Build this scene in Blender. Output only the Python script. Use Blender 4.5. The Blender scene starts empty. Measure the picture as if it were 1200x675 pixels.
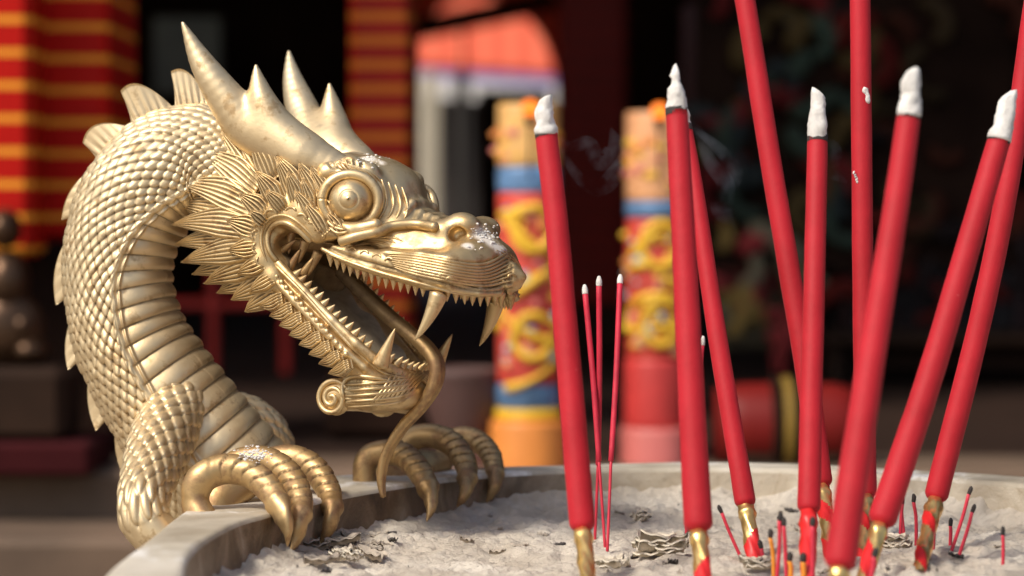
import bpy, math, random
import numpy as np
from mathutils import Vector, Matrix
from mathutils.bvhtree import BVHTree
random.seed(7)
RNG = np.random.default_rng(11)
S = 0.06                      # metres per modelling unit
FPX = 3000.0                  # focal length in photo pixels (1200 wide)
CAMH = 3.35
PITCH = math.atan(87.5/3000.0)
cp, sp = math.cos(PITCH), math.sin(PITCH)
CAM = np.array([0.0, 0.0, CAMH])
AX = np.array([0.0, cp, -sp]); UPV = np.array([0.0, sp, cp])

def ray(px, py):
    return AX + np.array([1.0, 0, 0])*((px-600)/FPX) - UPV*((py-337.5)/FPX)
def P(px, py, d):
    return CAM + ray(px, py)*d
def PZ(px, py, z):
    r = ray(px, py)
    return CAM + r*((z-CAMH)/r[2])

# ---------------------------------------------------------------- scene basics
scene = bpy.context.scene
COL = scene.collection
def tag(o, label=None, cat=None, group=None, kind=None):
    if label: o['label'] = label
    if cat: o['category'] = cat
    if group: o['group'] = group
    if kind: o['kind'] = kind
    return o
def thing(name, loc, label, cat, group=None):
    o = bpy.data.objects.new(name, None)
    o.empty_display_size = 0.02
    COL.objects.link(o)
    loc = np.asarray(loc, float)
    o.location = loc*S
    o['origin_u'] = [float(x) for x in loc]
    return tag(o, label, cat, group)
def origin_of(o):
    while o is not None:
        if 'origin_u' in o: return np.array(o['origin_u'])
        o = o.parent
    return np.zeros(3)

class MB:
    def __init__(s):
        s.V = []; s.F = []; s.n = 0; s.A = []
    def add(s, v, f, a=None):
        v = np.asarray(v, float)
        off = s.n
        s.V.append(v); s.n += len(v)
        s.F.append([tuple(int(i)+off for i in q) for q in f] if not isinstance(f, np.ndarray) else (f+off))
        s.A.append(np.zeros(len(v)) if a is None else np.asarray(a, float).ravel())
        return s
    def faces(s):
        out = []
        for f in s.F:
            out.extend(f.tolist() if isinstance(f, np.ndarray) else f)
        return out
    def verts(s): return np.concatenate(s.V) if s.V else np.zeros((0, 3))
    def build(s, name, mat, parent=None, smooth=True, loc=None, label=None):
        v = s.verts(); f = s.faces()
        if parent is not None: org = origin_of(parent)
        elif loc is not None: org = np.asarray(loc, float)
        else: org = np.zeros(3)
        me = bpy.data.meshes.new(name)
        me.from_pydata(((v-org)*S).tolist(), [], f)
        if smooth: me.polygons.foreach_set('use_smooth', [True]*len(me.polygons))
        at = me.attributes.new('dirt_dark', 'FLOAT', 'POINT')
        at.data.foreach_set('value', np.concatenate(s.A).astype(np.float32))
        me.materials.append(mat)
        me.update()
        o = bpy.data.objects.new(name, me)
        COL.objects.link(o)
        if parent is not None: o.parent = parent
        elif loc is not None:
            o.location = org*S; o['origin_u'] = [float(x) for x in org]
        if label: o['label'] = label
        return o

# ---------------------------------------------------------------- geometry
def norm(v):
    v = np.asarray(v, float)
    return v/np.maximum(np.linalg.norm(v, axis=-1, keepdims=True), 1e-9)
def grid_faces(nu, nv, wrap_v=False, wrap_u=False, flip=False):
    iu = np.arange(nu if wrap_u else nu-1); iv = np.arange(nv if wrap_v else nv-1)
    a, b = np.meshgrid(iu, iv, indexing='ij')
    a = a.ravel(); b = b.ravel(); a2 = (a+1) % nu; b2 = (b+1) % nv
    q = np.stack([a*nv+b, a2*nv+b, a2*nv+b2, a*nv+b2], 1)
    return q[:, ::-1].copy() if flip else q
def catmull(pts, n):
    pts = np.asarray(pts, float)
    p = np.concatenate([[2*pts[0]-pts[1]], pts, [2*pts[-1]-pts[-2]]])
    # resample on chord length
    m = len(pts)-1
    out = []
    per = 24
    for i in range(m):
        t = np.linspace(0, 1, per, endpoint=False)[:, None]
        a, b, c, d = p[i], p[i+1], p[i+2], p[i+3]
        out.append(0.5*((2*b)+(-a+c)*t+(2*a-5*b+4*c-d)*t**2+(-a+3*b-3*c+d)*t**3))
    out.append(pts[-1][None]); q = np.concatenate(out)
    L = np.concatenate([[0], np.cumsum(np.linalg.norm(np.diff(q[:, :3], axis=0), axis=1))])
    s = np.linspace(0, L[-1], n)
    return np.stack([np.interp(s, L, q[:, k]) for k in range(q.shape[1])], 1)
def frames(c, ref):
    T = norm(np.gradient(c, axis=0))
    ref = np.asarray(ref, float)
    N = norm(ref - (T@ref)[:, None]*T)
    B = np.cross(T, N)
    return T, N, B
def tube(pts, rad, seg=12, ref=(0, -1, 0.3), n=None, flat=1.0, caps=True, disp=None, pow_tip=True):
    """pts (k,3), rad scalar or (k,); returns verts, faces."""
    pts = np.asarray(pts, float); k = len(pts)
    rad = np.full(k, rad, float) if np.isscalar(rad) else np.asarray(rad, float)
    if n is None: n = k*4
    q = catmull(np.concatenate([pts, rad[:, None]], 1), n)
    c, r = q[:, :3], np.maximum(q[:, 3], 1e-4)
    T, N, B = frames(c, ref)
    a = np.linspace(0, 2*np.pi, seg, endpoint=False)
    rr = np.repeat(r[:, None], seg, 1)
    if disp is not None:
        s = np.concatenate([[0], np.cumsum(np.linalg.norm(np.diff(c, axis=0), axis=1))])
        rr = rr + disp(s[:, None], a[None], r[:, None])
    v = c[:, None]+rr[..., None]*(np.cos(a)[None, :, None]*N[:, None]*flat+np.sin(a)[None, :, None]*B[:, None])
    v = v.reshape(-1, 3); f = grid_faces(n, seg, wrap_v=True, flip=True)
    v = np.concatenate([v, [c[0]-T[0]*r[0]*.5, c[-1]+T[-1]*r[-1]*.5]])
    i0, i1 = len(v)-2, len(v)-1
    fl = [tuple(x) for x in f.tolist()]
    for j in range(seg):
        j2 = (j+1) % seg
        fl.append((i0, j2, j)); fl.append((i1, (n-1)*seg+j, (n-1)*seg+j2))
    return v, fl
def cone(base, tip, r, bend=None, seg=8, n=7, flat=1.0, ref=(0, -1, .3), power=.8):
    base = np.asarray(base, float); tip = np.asarray(tip, float)
    t = np.linspace(0, 1, n)[:, None]
    mid = (base+tip)/2 + (np.zeros(3) if bend is None else np.asarray(bend))
    c = (1-t)**2*base+2*t*(1-t)*mid+t**2*tip
    rr = r*(1-t[:, 0])**power+.004
    return tube(c, rr, seg=seg, n=n*2, flat=flat, ref=ref)
def sphere(c, r, nu=18, nv=24, R=None):
    """r scalar or 3-vector, R optional 3x3 of row axes"""
    r = np.ones(3)*r
    u = np.linspace(0, np.pi, nu); v = np.linspace(0, 2*np.pi, nv, endpoint=False)
    U, V_ = np.meshgrid(u, v, indexing='ij')
    p = np.stack([np.sin(U)*np.cos(V_)*r[0], np.sin(U)*np.sin(V_)*r[1], np.cos(U)*r[2]], -1).reshape(-1, 3)
    if R is not None: p = p@np.asarray(R)
    return p+np.asarray(c), grid_faces(nu, nv, wrap_v=True)
def box(c, sx, sy, sz, R=None, bev=0.0):
    c = np.asarray(c, float)
    if bev <= 0:
        v = np.array([[x, y, z] for x in (-.5, .5) for y in (-.5, .5) for z in (-.5, .5)])*[sx, sy, sz]
        f = [(0, 1, 3, 2), (4, 6, 7, 5), (0, 4, 5, 1), (2, 3, 7, 6), (0, 2, 6, 4), (1, 5, 7, 3)]
    else:
        h = np.array([sx, sy, sz])/2; b = min(bev, *(h*.9)); v = []; f = []
        idx = {}
        for x in (-1, 1):
            for y in (-1, 1):
                for z in (-1, 1):
                    for k in range(3):
                        q = np.array([x, y, z])*h; m = np.array([x, y, z])*b
                        for j in range(3):
                            if j != k: q[j] -= m[j]
                        idx[(x, y, z, k)] = len(v); v.append(q)
        def Q(*ks): f.append(tuple(idx[k] for k in ks))
        for k in range(3):
            i, j = [(1, 2), (2, 0), (0, 1)][k]
            for s in (-1, 1):
                ring = []
                for (p, q_) in ((-1, -1), (1, -1), (1, 1), (-1, 1)):
                    t = [0, 0, 0]; t[k] = s; t[i] = p; t[j] = q_
                    ring.append((t[0], t[1], t[2], k))
                if s < 0: ring = ring[::-1]
                Q(*ring)
        for k in range(3):
            i, j = [(1, 2), (2, 0), (0, 1)][k]
            for p in (-1, 1):
                for q_ in (-1, 1):
                    a = [0, 0, 0]; a[i] = p; a[j] = q_
                    lo = list(a); lo[k] = -1; hi = list(a); hi[k] = 1
                    Q((*lo, i), (*hi, i), (*hi, j), (*lo, j))
        for x in (-1, 1):
            for y in (-1, 1):
                for z in (-1, 1):
                    Q((x, y, z, 0), (x, y, z, 1), (x, y, z, 2))
        v = np.array(v)
    if R is not None: v = v@np.asarray(R)
    return v+c, f
def lathe(c, prof, seg=32, axis=(0, 0, 1), disp=None, arc=None):
    """prof list of (radius, height) bottom to top around axis through c."""
    ax = norm(axis); t = np.array([1., 0, 0]) if abs(ax[0]) < .9 else np.array([0., 1, 0])
    x = norm(t-(t@ax)*ax); y = np.cross(ax, x)
    a = np.linspace(0, 2*np.pi, seg, endpoint=False)
    prof = np.asarray(prof, float)
    rr = np.repeat(prof[:, 0][:, None], seg, 1)
    v = np.asarray(c)+rr[..., None]*(np.cos(a)[None, :, None]*x+np.sin(a)[None, :, None]*y)+prof[:, 1][:, None, None]*ax
    n = len(prof)
    v = v.reshape(-1, 3); f = [tuple(q) for q in grid_faces(n, seg, wrap_v=True, flip=True).tolist()]
    f = [q[::-1] for q in f]
    f.append(tuple(range(seg))[::-1]); f.append(tuple((n-1)*seg+i for i in range(seg)))
    return v, f

# value noise ---------------------------------------------------------------
_perm = RNG.random((64, 64, 64)).astype(np.float32)
def noise3(p, freq=1.0, octaves=3):
    p = np.asarray(p, float)*freq
    out = np.zeros(p.shape[:-1]); amp = 1.0; tot = 0
    for o in range(octaves):
        i = np.floor(p).astype(int); f = p-i; f = f*f*(3-2*f); i = i & 63; j = (i+1) & 63
        x0, y0, z0 = i[..., 0], i[..., 1], i[..., 2]; x1, y1, z1 = j[..., 0], j[..., 1], j[..., 2]
        fx, fy, fz = f[..., 0], f[..., 1], f[..., 2]
        G = _perm
        c00 = G[x0, y0, z0]*(1-fx)+G[x1, y0, z0]*fx; c10 = G[x0, y1, z0]*(1-fx)+G[x1, y1, z0]*fx
        c01 = G[x0, y0, z1]*(1-fx)+G[x1, y0, z1]*fx; c11 = G[x0, y1, z1]*(1-fx)+G[x1, y1, z1]*fx
        out += amp*((c00*(1-fy)+c10*fy)*(1-fz)+(c01*(1-fy)+c11*fy)*fz-.5); tot += amp*.5
        p = p*2.03+7.7; amp *= .5
    return out/tot

# surface nets ----------------------------------------------------------------
def surface_net(fn, lo, hi, h):
    lo = np.asarray(lo, float); hi = np.asarray(hi, float)
    n = np.ceil((hi-lo)/h).astype(int)+1
    xs = [lo[k]+np.arange(n[k])*h for k in range(3)]
    X, Y, Z = np.meshgrid(*[x.astype(np.float32) for x in xs], indexing='ij')
    d = fn(X, Y, Z).astype(np.float32)
    d[0] = np.maximum(d[0], .01); d[-1] = np.maximum(d[-1], .01)
    d[:, 0] = np.maximum(d[:, 0], .01); d[:, -1] = np.maximum(d[:, -1], .01)
    d[:, :, 0] = np.maximum(d[:, :, 0], .01); d[:, :, -1] = np.maximum(d[:, :, -1], .01)
    ins = d < 0
    cs = (n[0]-1, n[1]-1, n[2]-1)
    cnt = np.zeros(cs, np.uint8)
    for a in (0, 1):
        for b in (0, 1):
            for c in (0, 1):
                cnt += ins[a:a+cs[0], b:b+cs[1], c:c+cs[2]]
    act = np.argwhere((cnt > 0) & (cnt < 8))
    idx = -np.ones(cs, np.int32); idx[tuple(act.T)] = np.arange(len(act))
    acc = np.zeros((len(act), 3)); m = np.zeros(len(act))
    corners = [(0, 0, 0), (1, 0, 0), (0, 1, 0), (1, 1, 0), (0, 0, 1), (1, 0, 1), (0, 1, 1), (1, 1, 1)]
    for i, a in enumerate(corners):
        for b in corners[i+1:]:
            if sum(abs(a[k]-b[k]) for k in range(3)) != 1: continue
            da = d[act[:, 0]+a[0], act[:, 1]+a[1], act[:, 2]+a[2]]
            db = d[act[:, 0]+b[0], act[:, 1]+b[1], act[:, 2]+b[2]]
            x = (da < 0) != (db < 0)
            t = np.where(x, da/np.where(x, da-db, 1), 0)
            pos = np.asarray(a)+(np.asarray(b)-np.asarray(a))*t[:, None]
            acc += pos*x[:, None]; m += x
    v = lo+(act+acc/m[:, None])*h
    F = []
    for ax in range(3):
        sl0 = [slice(None)]*3; sl1 = [slice(None)]*3
        sl0[ax] = slice(0, -1); sl1[ax] = slice(1, None)
        a = ins[tuple(sl0)]; b = ins[tuple(sl1)]
        e = np.argwhere(a != b)
        u, w = [(1, 2), (2, 0), (0, 1)][ax]
        ok = (e[:, u] > 0) & (e[:, w] > 0) & (e[:, u] < cs[u]) & (e[:, w] < cs[w]); e = e[ok]
        def at(du, dw):
            q = e.copy(); q[:, u] += du; q[:, w] += dw
            return idx[tuple(q.T)]
        q = np.stack([at(-1, -1), at(0, -1), at(0, 0), at(-1, 0)], 1)
        inside_first = ins[tuple(e.T)]
        q = np.where(inside_first[:, None], q, q[:, ::-1])
        F.append(q)
    return v, np.concatenate(F)
def smin(a, b, k):
    h = np.clip(.5+.5*(b-a)/k, 0, 1)
    return b*(1-h)+a*h-k*h*(1-h)
def smax(a, b, k): return -smin(-a, -b, k)
class Field:
    """distance field assembled piece by piece; each piece touches only its own box of the grid"""
    def __init__(s, X, Y, Z, start=5.0):
        s.X, s.Y, s.Z = X, Y, Z; s.d = np.full(X.shape, start, np.float32)
        s.x = X[:, 0, 0]; s.y = Y[0, :, 0]; s.z = Z[0, 0, :]
    def sl(s, lo, hi):
        r = []
        for ax, l, h_ in zip((s.x, s.y, s.z), lo, hi):
            a = np.searchsorted(ax, l); b = np.searchsorted(ax, h_); r.append(slice(max(a, 0), max(b, a+1)))
        return tuple(r)
    def ops(s, q, lo, hi, k, sub=False):
        t = s.sl(np.asarray(lo)-.35, np.asarray(hi)+.35)
        if s.X[t].size == 0: return
        n = q(s.X[t], s.Y[t], s.Z[t])
        s.d[t] = smax(s.d[t], -n, k) if sub else smin(s.d[t], n, k)
    def cone(s, a, b, ra, rb, k=.08, sub=False):
        a = np.asarray(a, float); b = np.asarray(b, float); ba = b-a; L = float(ba@ba)
        def q(X, Y, Z):
            t = np.clip(((X-a[0])*ba[0]+(Y-a[1])*ba[1]+(Z-a[2])*ba[2])/L, 0, 1)
            return np.sqrt((X-a[0]-t*ba[0])**2+(Y-a[1]-t*ba[1])**2+(Z-a[2]-t*ba[2])**2)-(ra+(rb-ra)*t)
        r = max(ra, rb)
        s.ops(q, np.minimum(a, b)-r, np.maximum(a, b)+r, k, sub)
    def chain(s, pts, rs, k=.08, kin=None, sub=False):
        for i in range(len(pts)-1): s.cone(pts[i], pts[i+1], rs[i], rs[i+1], k, sub)
    def ell(s, c, r, k=.08, R=None, sub=False):
        c = np.asarray(c, float); r = np.asarray(r, float)
        def q(X, Y, Z):
            x, y, z = X-c[0], Y-c[1], Z-c[2]
            if R is not None:
                x, y, z = (R[0][0]*x+R[0][1]*y+R[0][2]*z, R[1][0]*x+R[1][1]*y+R[1][2]*z, R[2][0]*x+R[2][1]*y+R[2][2]*z)
            k0 = np.sqrt((x/r[0])**2+(y/r[1])**2+(z/r[2])**2)
            return (k0-1)*min(r)*(.5+.5*np.clip(k0, 0, 1))
        m = max(r); s.ops(q, c-m, c+m, k, sub)

# ---------------------------------------------------------------- materials
def new_mat(name):
    m = bpy.data.materials.new(name); m.use_nodes = True
    nt = m.node_tree; return m, nt, nt.nodes['Principled BSDF']
def ramp(nt, stops, interp='LINEAR'):
    r = nt.nodes.new('ShaderNodeValToRGB'); e = r.color_ramp.elements; r.color_ramp.interpolation = interp
    while len(e) > 1: e.remove(e[-1])
    e[0].position, e[0].color = stops[0][0], (*stops[0][1], 1)
    for p, c in stops[1:]:
        x = e.new(p); x.color = (*c, 1)
    return r
def nz(nt, scale, detail=4, rough=.6, coord='Object', vec=None, dist=0.0):
    tc = nt.nodes.new('ShaderNodeTexCoord'); n = nt.nodes.new('ShaderNodeTexNoise')
    n.inputs['Scale'].default_value = scale; n.inputs['Detail'].default_value = detail
    n.inputs['Roughness'].default_value = rough; n.inputs['Distortion'].default_value = dist
    nt.links.new(vec if vec is not None else tc.outputs[coord], n.inputs['Vector'])
    return n.outputs['Fac']
def mixc(nt, fac, a, b, mode='MIX'):
    m = nt.nodes.new('ShaderNodeMix'); m.data_type = 'RGBA'; m.blend_type = mode
    for k, x in ((0, fac), (6, a), (7, b)):
        if isinstance(x, (tuple, list)): m.inputs[k].default_value = (*x, 1)
        elif isinstance(x, (int, float)): m.inputs[k].default_value = x
        else: nt.links.new(x, m.inputs[k])
    return m.outputs[2]
def mapr(nt, x, a, b, c, d):
    m = nt.nodes.new('ShaderNodeMapRange')
    for k, q in zip((1, 2, 3, 4), (a, b, c, d)): m.inputs[k].default_value = q
    nt.links.new(x, m.inputs[0]); return m.outputs[0]
def bump(nt, bsdf, h, strength, dist):
    b = nt.nodes.new('ShaderNodeBump'); b.inputs['Strength'].default_value = strength
    b.inputs['Distance'].default_value = dist
    nt.links.new(h, b.inputs['Height']); nt.links.new(b.outputs[0], bsdf.inputs['Normal']); return b
def math_n(nt, op, a, b=None):
    m = nt.nodes.new('ShaderNodeMath'); m.operation = op
    for k, x in enumerate((a, b)):
        if x is None: continue
        if isinstance(x, (int, float)): m.inputs[k].default_value = x
        else: nt.links.new(x, m.inputs[k])
    return m.outputs[0]
def simple(name, col, rough=.6, var=.25, scale=8, metal=0.0, bumpd=0.0, spec=.5):
    m, nt, b = new_mat(name)
    n = nz(nt, scale, 5)
    r = ramp(nt, [(.3, tuple(c*(1-var) for c in col)), (.7, tuple(min(1, c*(1+var)) for c in col))])
    nt.links.new(n, r.inputs[0]); nt.links.new(r.outputs[0], b.inputs['Base Color'])
    b.inputs['Roughness'].default_value = rough; b.inputs['Metallic'].default_value = metal
    b.inputs['Specular IOR Level'].default_value = spec
    if bumpd > 0: bump(nt, b, nz(nt, scale*4, 6), .6, bumpd)
    return m
def gold_mat(name, c_hi, c_lo, worn, worn_amt, rough=.36, metal=.9):
    m, nt, b = new_mat(name)
    big = nz(nt, 9, 5, .6); fine = nz(nt, 70, 5, .65); spots = nz(nt, 160, 3, .7)
    base = mixc(nt, mapr(nt, big, .35, .65, 0, 1), c_lo, c_hi)
    w = mapr(nt, fine, .62-worn_amt, .7-worn_amt*.6, 0, 1)
    base = mixc(nt, math_n(nt, 'MULTIPLY', w, .65), base, worn)
    at = nt.nodes.new('ShaderNodeAttribute'); at.attribute_name = 'dirt_dark'
    dirt_dark = math_n(nt, 'MAXIMUM', at.outputs['Fac'], 0.0); ashy = math_n(nt, 'MAXIMUM', math_n(nt, 'MULTIPLY', at.outputs['Fac'], -1.0), 0.0)
    dn = math_n(nt, 'MULTIPLY', dirt_dark, mapr(nt, fine, .3, .6, .8, 1.0))
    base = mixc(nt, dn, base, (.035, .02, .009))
    dust = mapr(nt, nz(nt, 26, 6, .7), .66, .74, 0, .45)
    dust = math_n(nt, 'MAXIMUM', dust, math_n(nt, 'MULTIPLY', ashy, mapr(nt, fine, .38, .52, 0, 1)))
    base = mixc(nt, dust, base, (.70, .65, .57))
    nt.links.new(base, b.inputs['Base Color'])
    mt = math_n(nt, 'MULTIPLY', math_n(nt, 'SUBTRACT', 1.0, math_n(nt, 'MULTIPLY', dn, .8)), math_n(nt, 'SUBTRACT', metal, math_n(nt, 'MULTIPLY', dust, .9)))
    nt.links.new(mt, b.inputs['Metallic'])
    rr = math_n(nt, 'ADD', mapr(nt, fine, .3, .7, rough-.07, rough+.12), math_n(nt, 'MULTIPLY', dn, .3))
    nt.links.new(rr, b.inputs['Roughness'])
    h = math_n(nt, 'ADD', fine, math_n(nt, 'MULTIPLY', spots, .5))
    bump(nt, b, h, .35, .0007)
    return m
M = {}
M['gold'] = gold_mat('champagne_gold_paint', (.85, .70, .45), (.68, .52, .30), (.40, .25, .11), .05, rough=.45, metal=.80)
M['gold_head'] = gold_mat('aged_gold_paint', (.80, .63, .37), (.57, .41, .20), (.33, .19, .075), .08, rough=.42, metal=.86)
M['gold_worn'] = gold_mat('worn_bronze_gold', (.64, .45, .22), (.43, .28, .125), (.26, .14, .08), .14, rough=.47, metal=.80)
M['mouth'] = simple('dusty_mouth_lining', (.36, .31, .22), .6, .35, 60, .25, .0006)
# ================================================================ DRAGON
YAW = math.radians(27)
HO = P(430, 290, 30.7)
HF = np.array([math.cos(YAW), -math.sin(YAW), 0]); HLt = np.array([math.sin(YAW), math.cos(YAW), 0]); HZ = np.array([0, 0, 1.])
ROLL = math.radians(5)
HLt, HZ = HLt*math.cos(ROLL)-HZ*math.sin(ROLL), HZ*math.cos(ROLL)+HLt*math.sin(ROLL)
HR = np.stack([HF, HLt, HZ])
def h2w(p): return HO+np.asarray(p, float)@HR
def w2h(p): return (np.asarray(p, float)-HO)@HR.T
def HL(px, py, b):
    r = ray(px, py); t = (b-(CAM-HO)@HLt)/(r@HLt)
    return w2h(CAM+r*t)
def A(px, py, b): return HL(px, py, b)
def mir(p): q = np.array(p, float); q[..., 1] *= -1; return q
def flipf(f): return f[:, ::-1] if isinstance(f, np.ndarray) else [tuple(q)[::-1] for q in f]

dragon = thing('dragon_statue', PZ(290, 600, 0)+np.array([0, .9, 0]),
               'gold painted dragon sculpture with open jaws, leaning over the stone rim of the incense burner', 'dragon statue')

# ---- skull -------------------------------------------------------------------
ST = np.array([  # a, half width, top, bottom
    [-1.25, .40, .62, -.30], [-1.0, .74, .84, -.42], [-.6, .86, 1.04, -.20], [-.2, .86, 1.10, -.02], [.1, .82, 1.08, -.10],
    [.35, .76, .94, -.18], [.6, .74, .66, -.27], [.85, .72, .42, -.34], [1.1, .72, .34, -.40], [1.35, .70, .30, -.45],
    [1.6, .60, .16, -.50], [1.8, .44, -.02, -.53], [1.95, .22, -.16, -.50]])
def skull(X, Y, Z):
    fld = Field(X, Y, Z)
    a = fld.x
    w = np.interp(a, ST[:, 0], ST[:, 1])[:, None, None]; tp = np.interp(a, ST[:, 0], ST[:, 2])[:, None, None]
    bt = np.interp(a, ST[:, 0], ST[:, 3])[:, None, None]
    cm = (tp+bt)/2; hh = (tp-bt)/2
    tt = np.clip((Z-bt)/(tp-bt), 0, 1)
    we = w*(1.0-.46*tt**1.5)
    q = (np.abs(Y)/we)**2.6+(np.abs(Z-cm)/hh)**3.2
    d = (q**(1/2.9)-1)*np.minimum(we, hh)
    d = np.where((a < -1.25)[:, None, None], d+(-1.25-a)[:, None, None], d)
    d = np.where((a > 2.0)[:, None, None], d+(a-2.0)[:, None, None], d)
    fld.d = d.astype(np.float32)
    for s in (-1, 1):
        def Q(px, py, b): p = A(px, py, -abs(b)); p[1] *= -s; return p
        # swollen upper lip
        fld.chain([Q(392, 292, .80), Q(425, 300, .78), Q(455, 308, .76), Q(495, 313, .74), Q(525, 317, .68)], [.05, .09, .13, .18, .20], .10)
        fld.chain([Q(525, 317, .66), np.array([1.55, s*.48, -.27]), np.array([1.61, s*.24, -.22]), np.array([1.63, 0, -.21])], [.19, .25, .27, .27], .10)
        # lip roll at the tooth line
        fld.chain([Q(378, 294, .83), Q(415, 309, .82), Q(451, 320, .79), Q(500, 333, .76), np.array([1.52, s*.66, -.50]), np.array([1.78, s*.46, -.53]), np.array([1.88, s*.2, -.52]), np.array([1.90, 0, -.52])],
                  [.045, .055, .06, .065, .065, .065, .065, .065], .03)
        # cheekbone and brow
        fld.chain([Q(366, 222, .70), Q(384, 203, .70), Q(412, 196, .62), Q(432, 203, .54), Q(442, 222, .46), Q(445, 245, .42)], [.08, .11, .12, .11, .10, .08], .10)
        fld.chain([Q(380, 262, .86), Q(410, 272, .84), Q(440, 264, .76)], [.10, .09, .08], .12)
        # socket then lid ring
        ec = Q(411, 234, .74)
        fld.ell(ec+[0, -0, 0], (.28, .14, .28), .06, sub=True)
        # nostril ball and hole
        nb = np.array([1.22, s*.36, .14]); fld.ell(nb, (.20, .17, .17), .05)
        fld.ell(np.array([1.42, s*.26, .24]), (.22, .18, .16), .07)
        fld.ell(np.array([1.44, s*.38, .12]), (.10, .13, .10), .04, sub=True)
        # bridge wrinkles
        for i, a0 in enumerate((.72, .84, .96, 1.07)):
            z0 = np.interp(a0, ST[:, 0], ST[:, 2])
            fld.chain([np.array([a0, 0, z0-.02]), np.array([a0+.02, s*.25, z0-.04]), np.array([a0+.05, s*.42, z0-.14])], [.045, .045, .02], .05)
        # cheek block behind the mouth corner and band round it
        fld.ell(np.array([-.92, s*.42, -.02]), (.42, .48, .72), .12)
        fld.chain([Q(372, 276, .84), Q(350, 258, .84), Q(330, 246, .82), Q(310, 254, .80), Q(300, 280, .80), Q(308, 306, .80), Q(322, 326, .78), Q(338, 346, .76)],
                  [.10, .14, .17, .18, .18, .17, .15, .10], .08)
        fld.chain([Q(346, 222, .74), Q(360, 245, .80), Q(385, 270, .84)], [.16, .16, .10], .12)
    fld.ell(np.array([1.40, 0, .16]), (.30, .28, .21), .07)
    fld.ell(np.array([1.56, 0, -.08]), (.26, .42, .22), .12)
    fld.ell(np.array([.16, 0, .66]), (.52, .52, .40), .12)
    for b_ in (-.22, 0, .22): fld.chain([A(415, 198, b_*.0)+[0, b_, -abs(b_)*.15], A(452, 207, 0)+[0, b_, -abs(b_)*.2], A(474, 224, 0)+[0, b_, -abs(b_)*.2]], [.2, .16, .14], .10)
    # palate cavity
    wi = w-.13; bi = bt+.20+.0*Z
    ci = (bi-1.6)/2; hi_ = (bi+1.6)/2
    q = (np.abs(Y)/np.maximum(wi, .02))**3+(np.abs(Z-ci)/hi_)**6
    di = (q**(1/4)-1)*np.minimum(np.maximum(wi, .02), hi_)
    di = np.maximum(di, -(X+.55)); di = np.where(X > 1.93, np.maximum(di, X-1.93), di)
    fld.d = smax(fld.d, -di.astype(np.float32), .05)
    # mouth corner carved through the cheeks
    p1 = A(336, 287, -.84); p2 = A(362, 304, -.84); p3 = A(400, 350, -.84)
    def cap(a_, b_, r1, r2):
        ba = (b_-a_)[[0, 2]]; L = ba@ba
        t = np.clip(((X-a_[0])*ba[0]+(Z-a_[2])*ba[1])/L, 0, 1)
        return np.sqrt((X-a_[0]-t*ba[0])**2+(Z-a_[2]-t*ba[1])**2)-(r1+(r2-r1)*t)
    mc = np.minimum(cap(p1, p2, .165, .175), cap(p2, p3, .175, .36))
    fld.d = smax(fld.d, -mc.astype(np.float32), .05)
    # nothing of the skull hangs below the jaw line
    return fld.d
sv, sf = surface_net(skull, (-1.45, -1.25, -1.05), (2.3, 1.25, 1.45), .021)
skull_bvh = BVHTree.FromPolygons([Vector(x) for x in sv.tolist()], sf.tolist())

# ---- lower jaw ----------------------------------------------------------------
JT = math.radians(41)
JO = A(321, 301, -.84); JO[1] = 0
JX = np.array([math.cos(JT), 0, -math.sin(JT)]); JY = np.array([0, 1., 0]); JZ = np.array([math.sin(JT), 0, math.cos(JT)])
JR = np.stack([JX, JY, JZ])
def j2h(p): return JO+np.asarray(p, float)@JR
def h2j(p): return (np.asarray(p, float)-JO)@JR.T
JS = np.array([[-.25, .74, .00, -.34], [.1, .84, .0, -.33], [.6, .84, .0, -.36], [1.1, .80, .0, -.40], [1.5, .74, .0, -.43], [1.74, .64, .01, -.46], [1.92, .42, .03, -.44], [2.02, .18, .02, -.34]])
def jaw(X, Y, Z):
    fld = Field(X, Y, Z)
    s_ = fld.x
    w = np.interp(s_, JS[:, 0], JS[:, 1])[:, None, None]; tp = np.interp(s_, JS[:, 0], JS[:, 2])[:, None, None]; bt = np.interp(s_, JS[:, 0], JS[:, 3])[:, None, None]
    cm = (tp+bt)/2; hh = (tp-bt)/2
    q = (np.abs(Y)/w)**4+(np.abs(Z-cm)/hh)**3
    d = (q**(1/3.4)-1)*np.minimum(w, hh)
    d = np.where((s_ < -.25)[:, None, None], d+(-.25-s_)[:, None, None], d)
    d = np.where((s_ > 2.02)[:, None, None], d+(s_-2.02)[:, None, None], d)
    fld.d = d.astype(np.float32)
    U = [(.1, .83), (.6, .84), (1.1, .80), (1.5, .74), (1.74, .64), (1.92, .42), (2.0, .18), (2.01, 0)]
    for s in (-1, 1):
        fld.chain([np.array([u, s*b, -.02]) for u, b in U], [.06]*len(U), .03)
        fld.chain([np.array([u-.0, s*(b+.03), -.17]) for u, b in U[:-1]]+[np.array([2.03, 0, -.17])], [.05]*len(U), .03)
        # chin hair mass
        c0 = h2j(A(392, 463, -.5)); c0[1] = s*.46
        c1 = h2j(A(436, 457, -.45)); c1[1] = s*.42
        c2 = h2j(A(462, 455, -.2)); c2[1] = s*.26
        fld.chain([c0, c1, c2], [.19, .25, .27], .08)
    fld.ell(h2j(A(470, 450, -.0)), (.36, .34, .24), .12)
    wi = w-.15
    q = (np.abs(Y)/np.maximum(wi, .02))**4+(np.abs(Z-.35)/.53)**6
    di = (q**(1/5)-1)*np.minimum(np.maximum(wi, .02), .53)
    di = np.maximum(di, X-1.89)
    fld.d = smax(fld.d, -di.astype(np.float32), .05)
    return fld.d
jv, jf = surface_net(jaw, (-.4, -1.0, -1.1), (2.35, 1.0, .2), .021)
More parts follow.
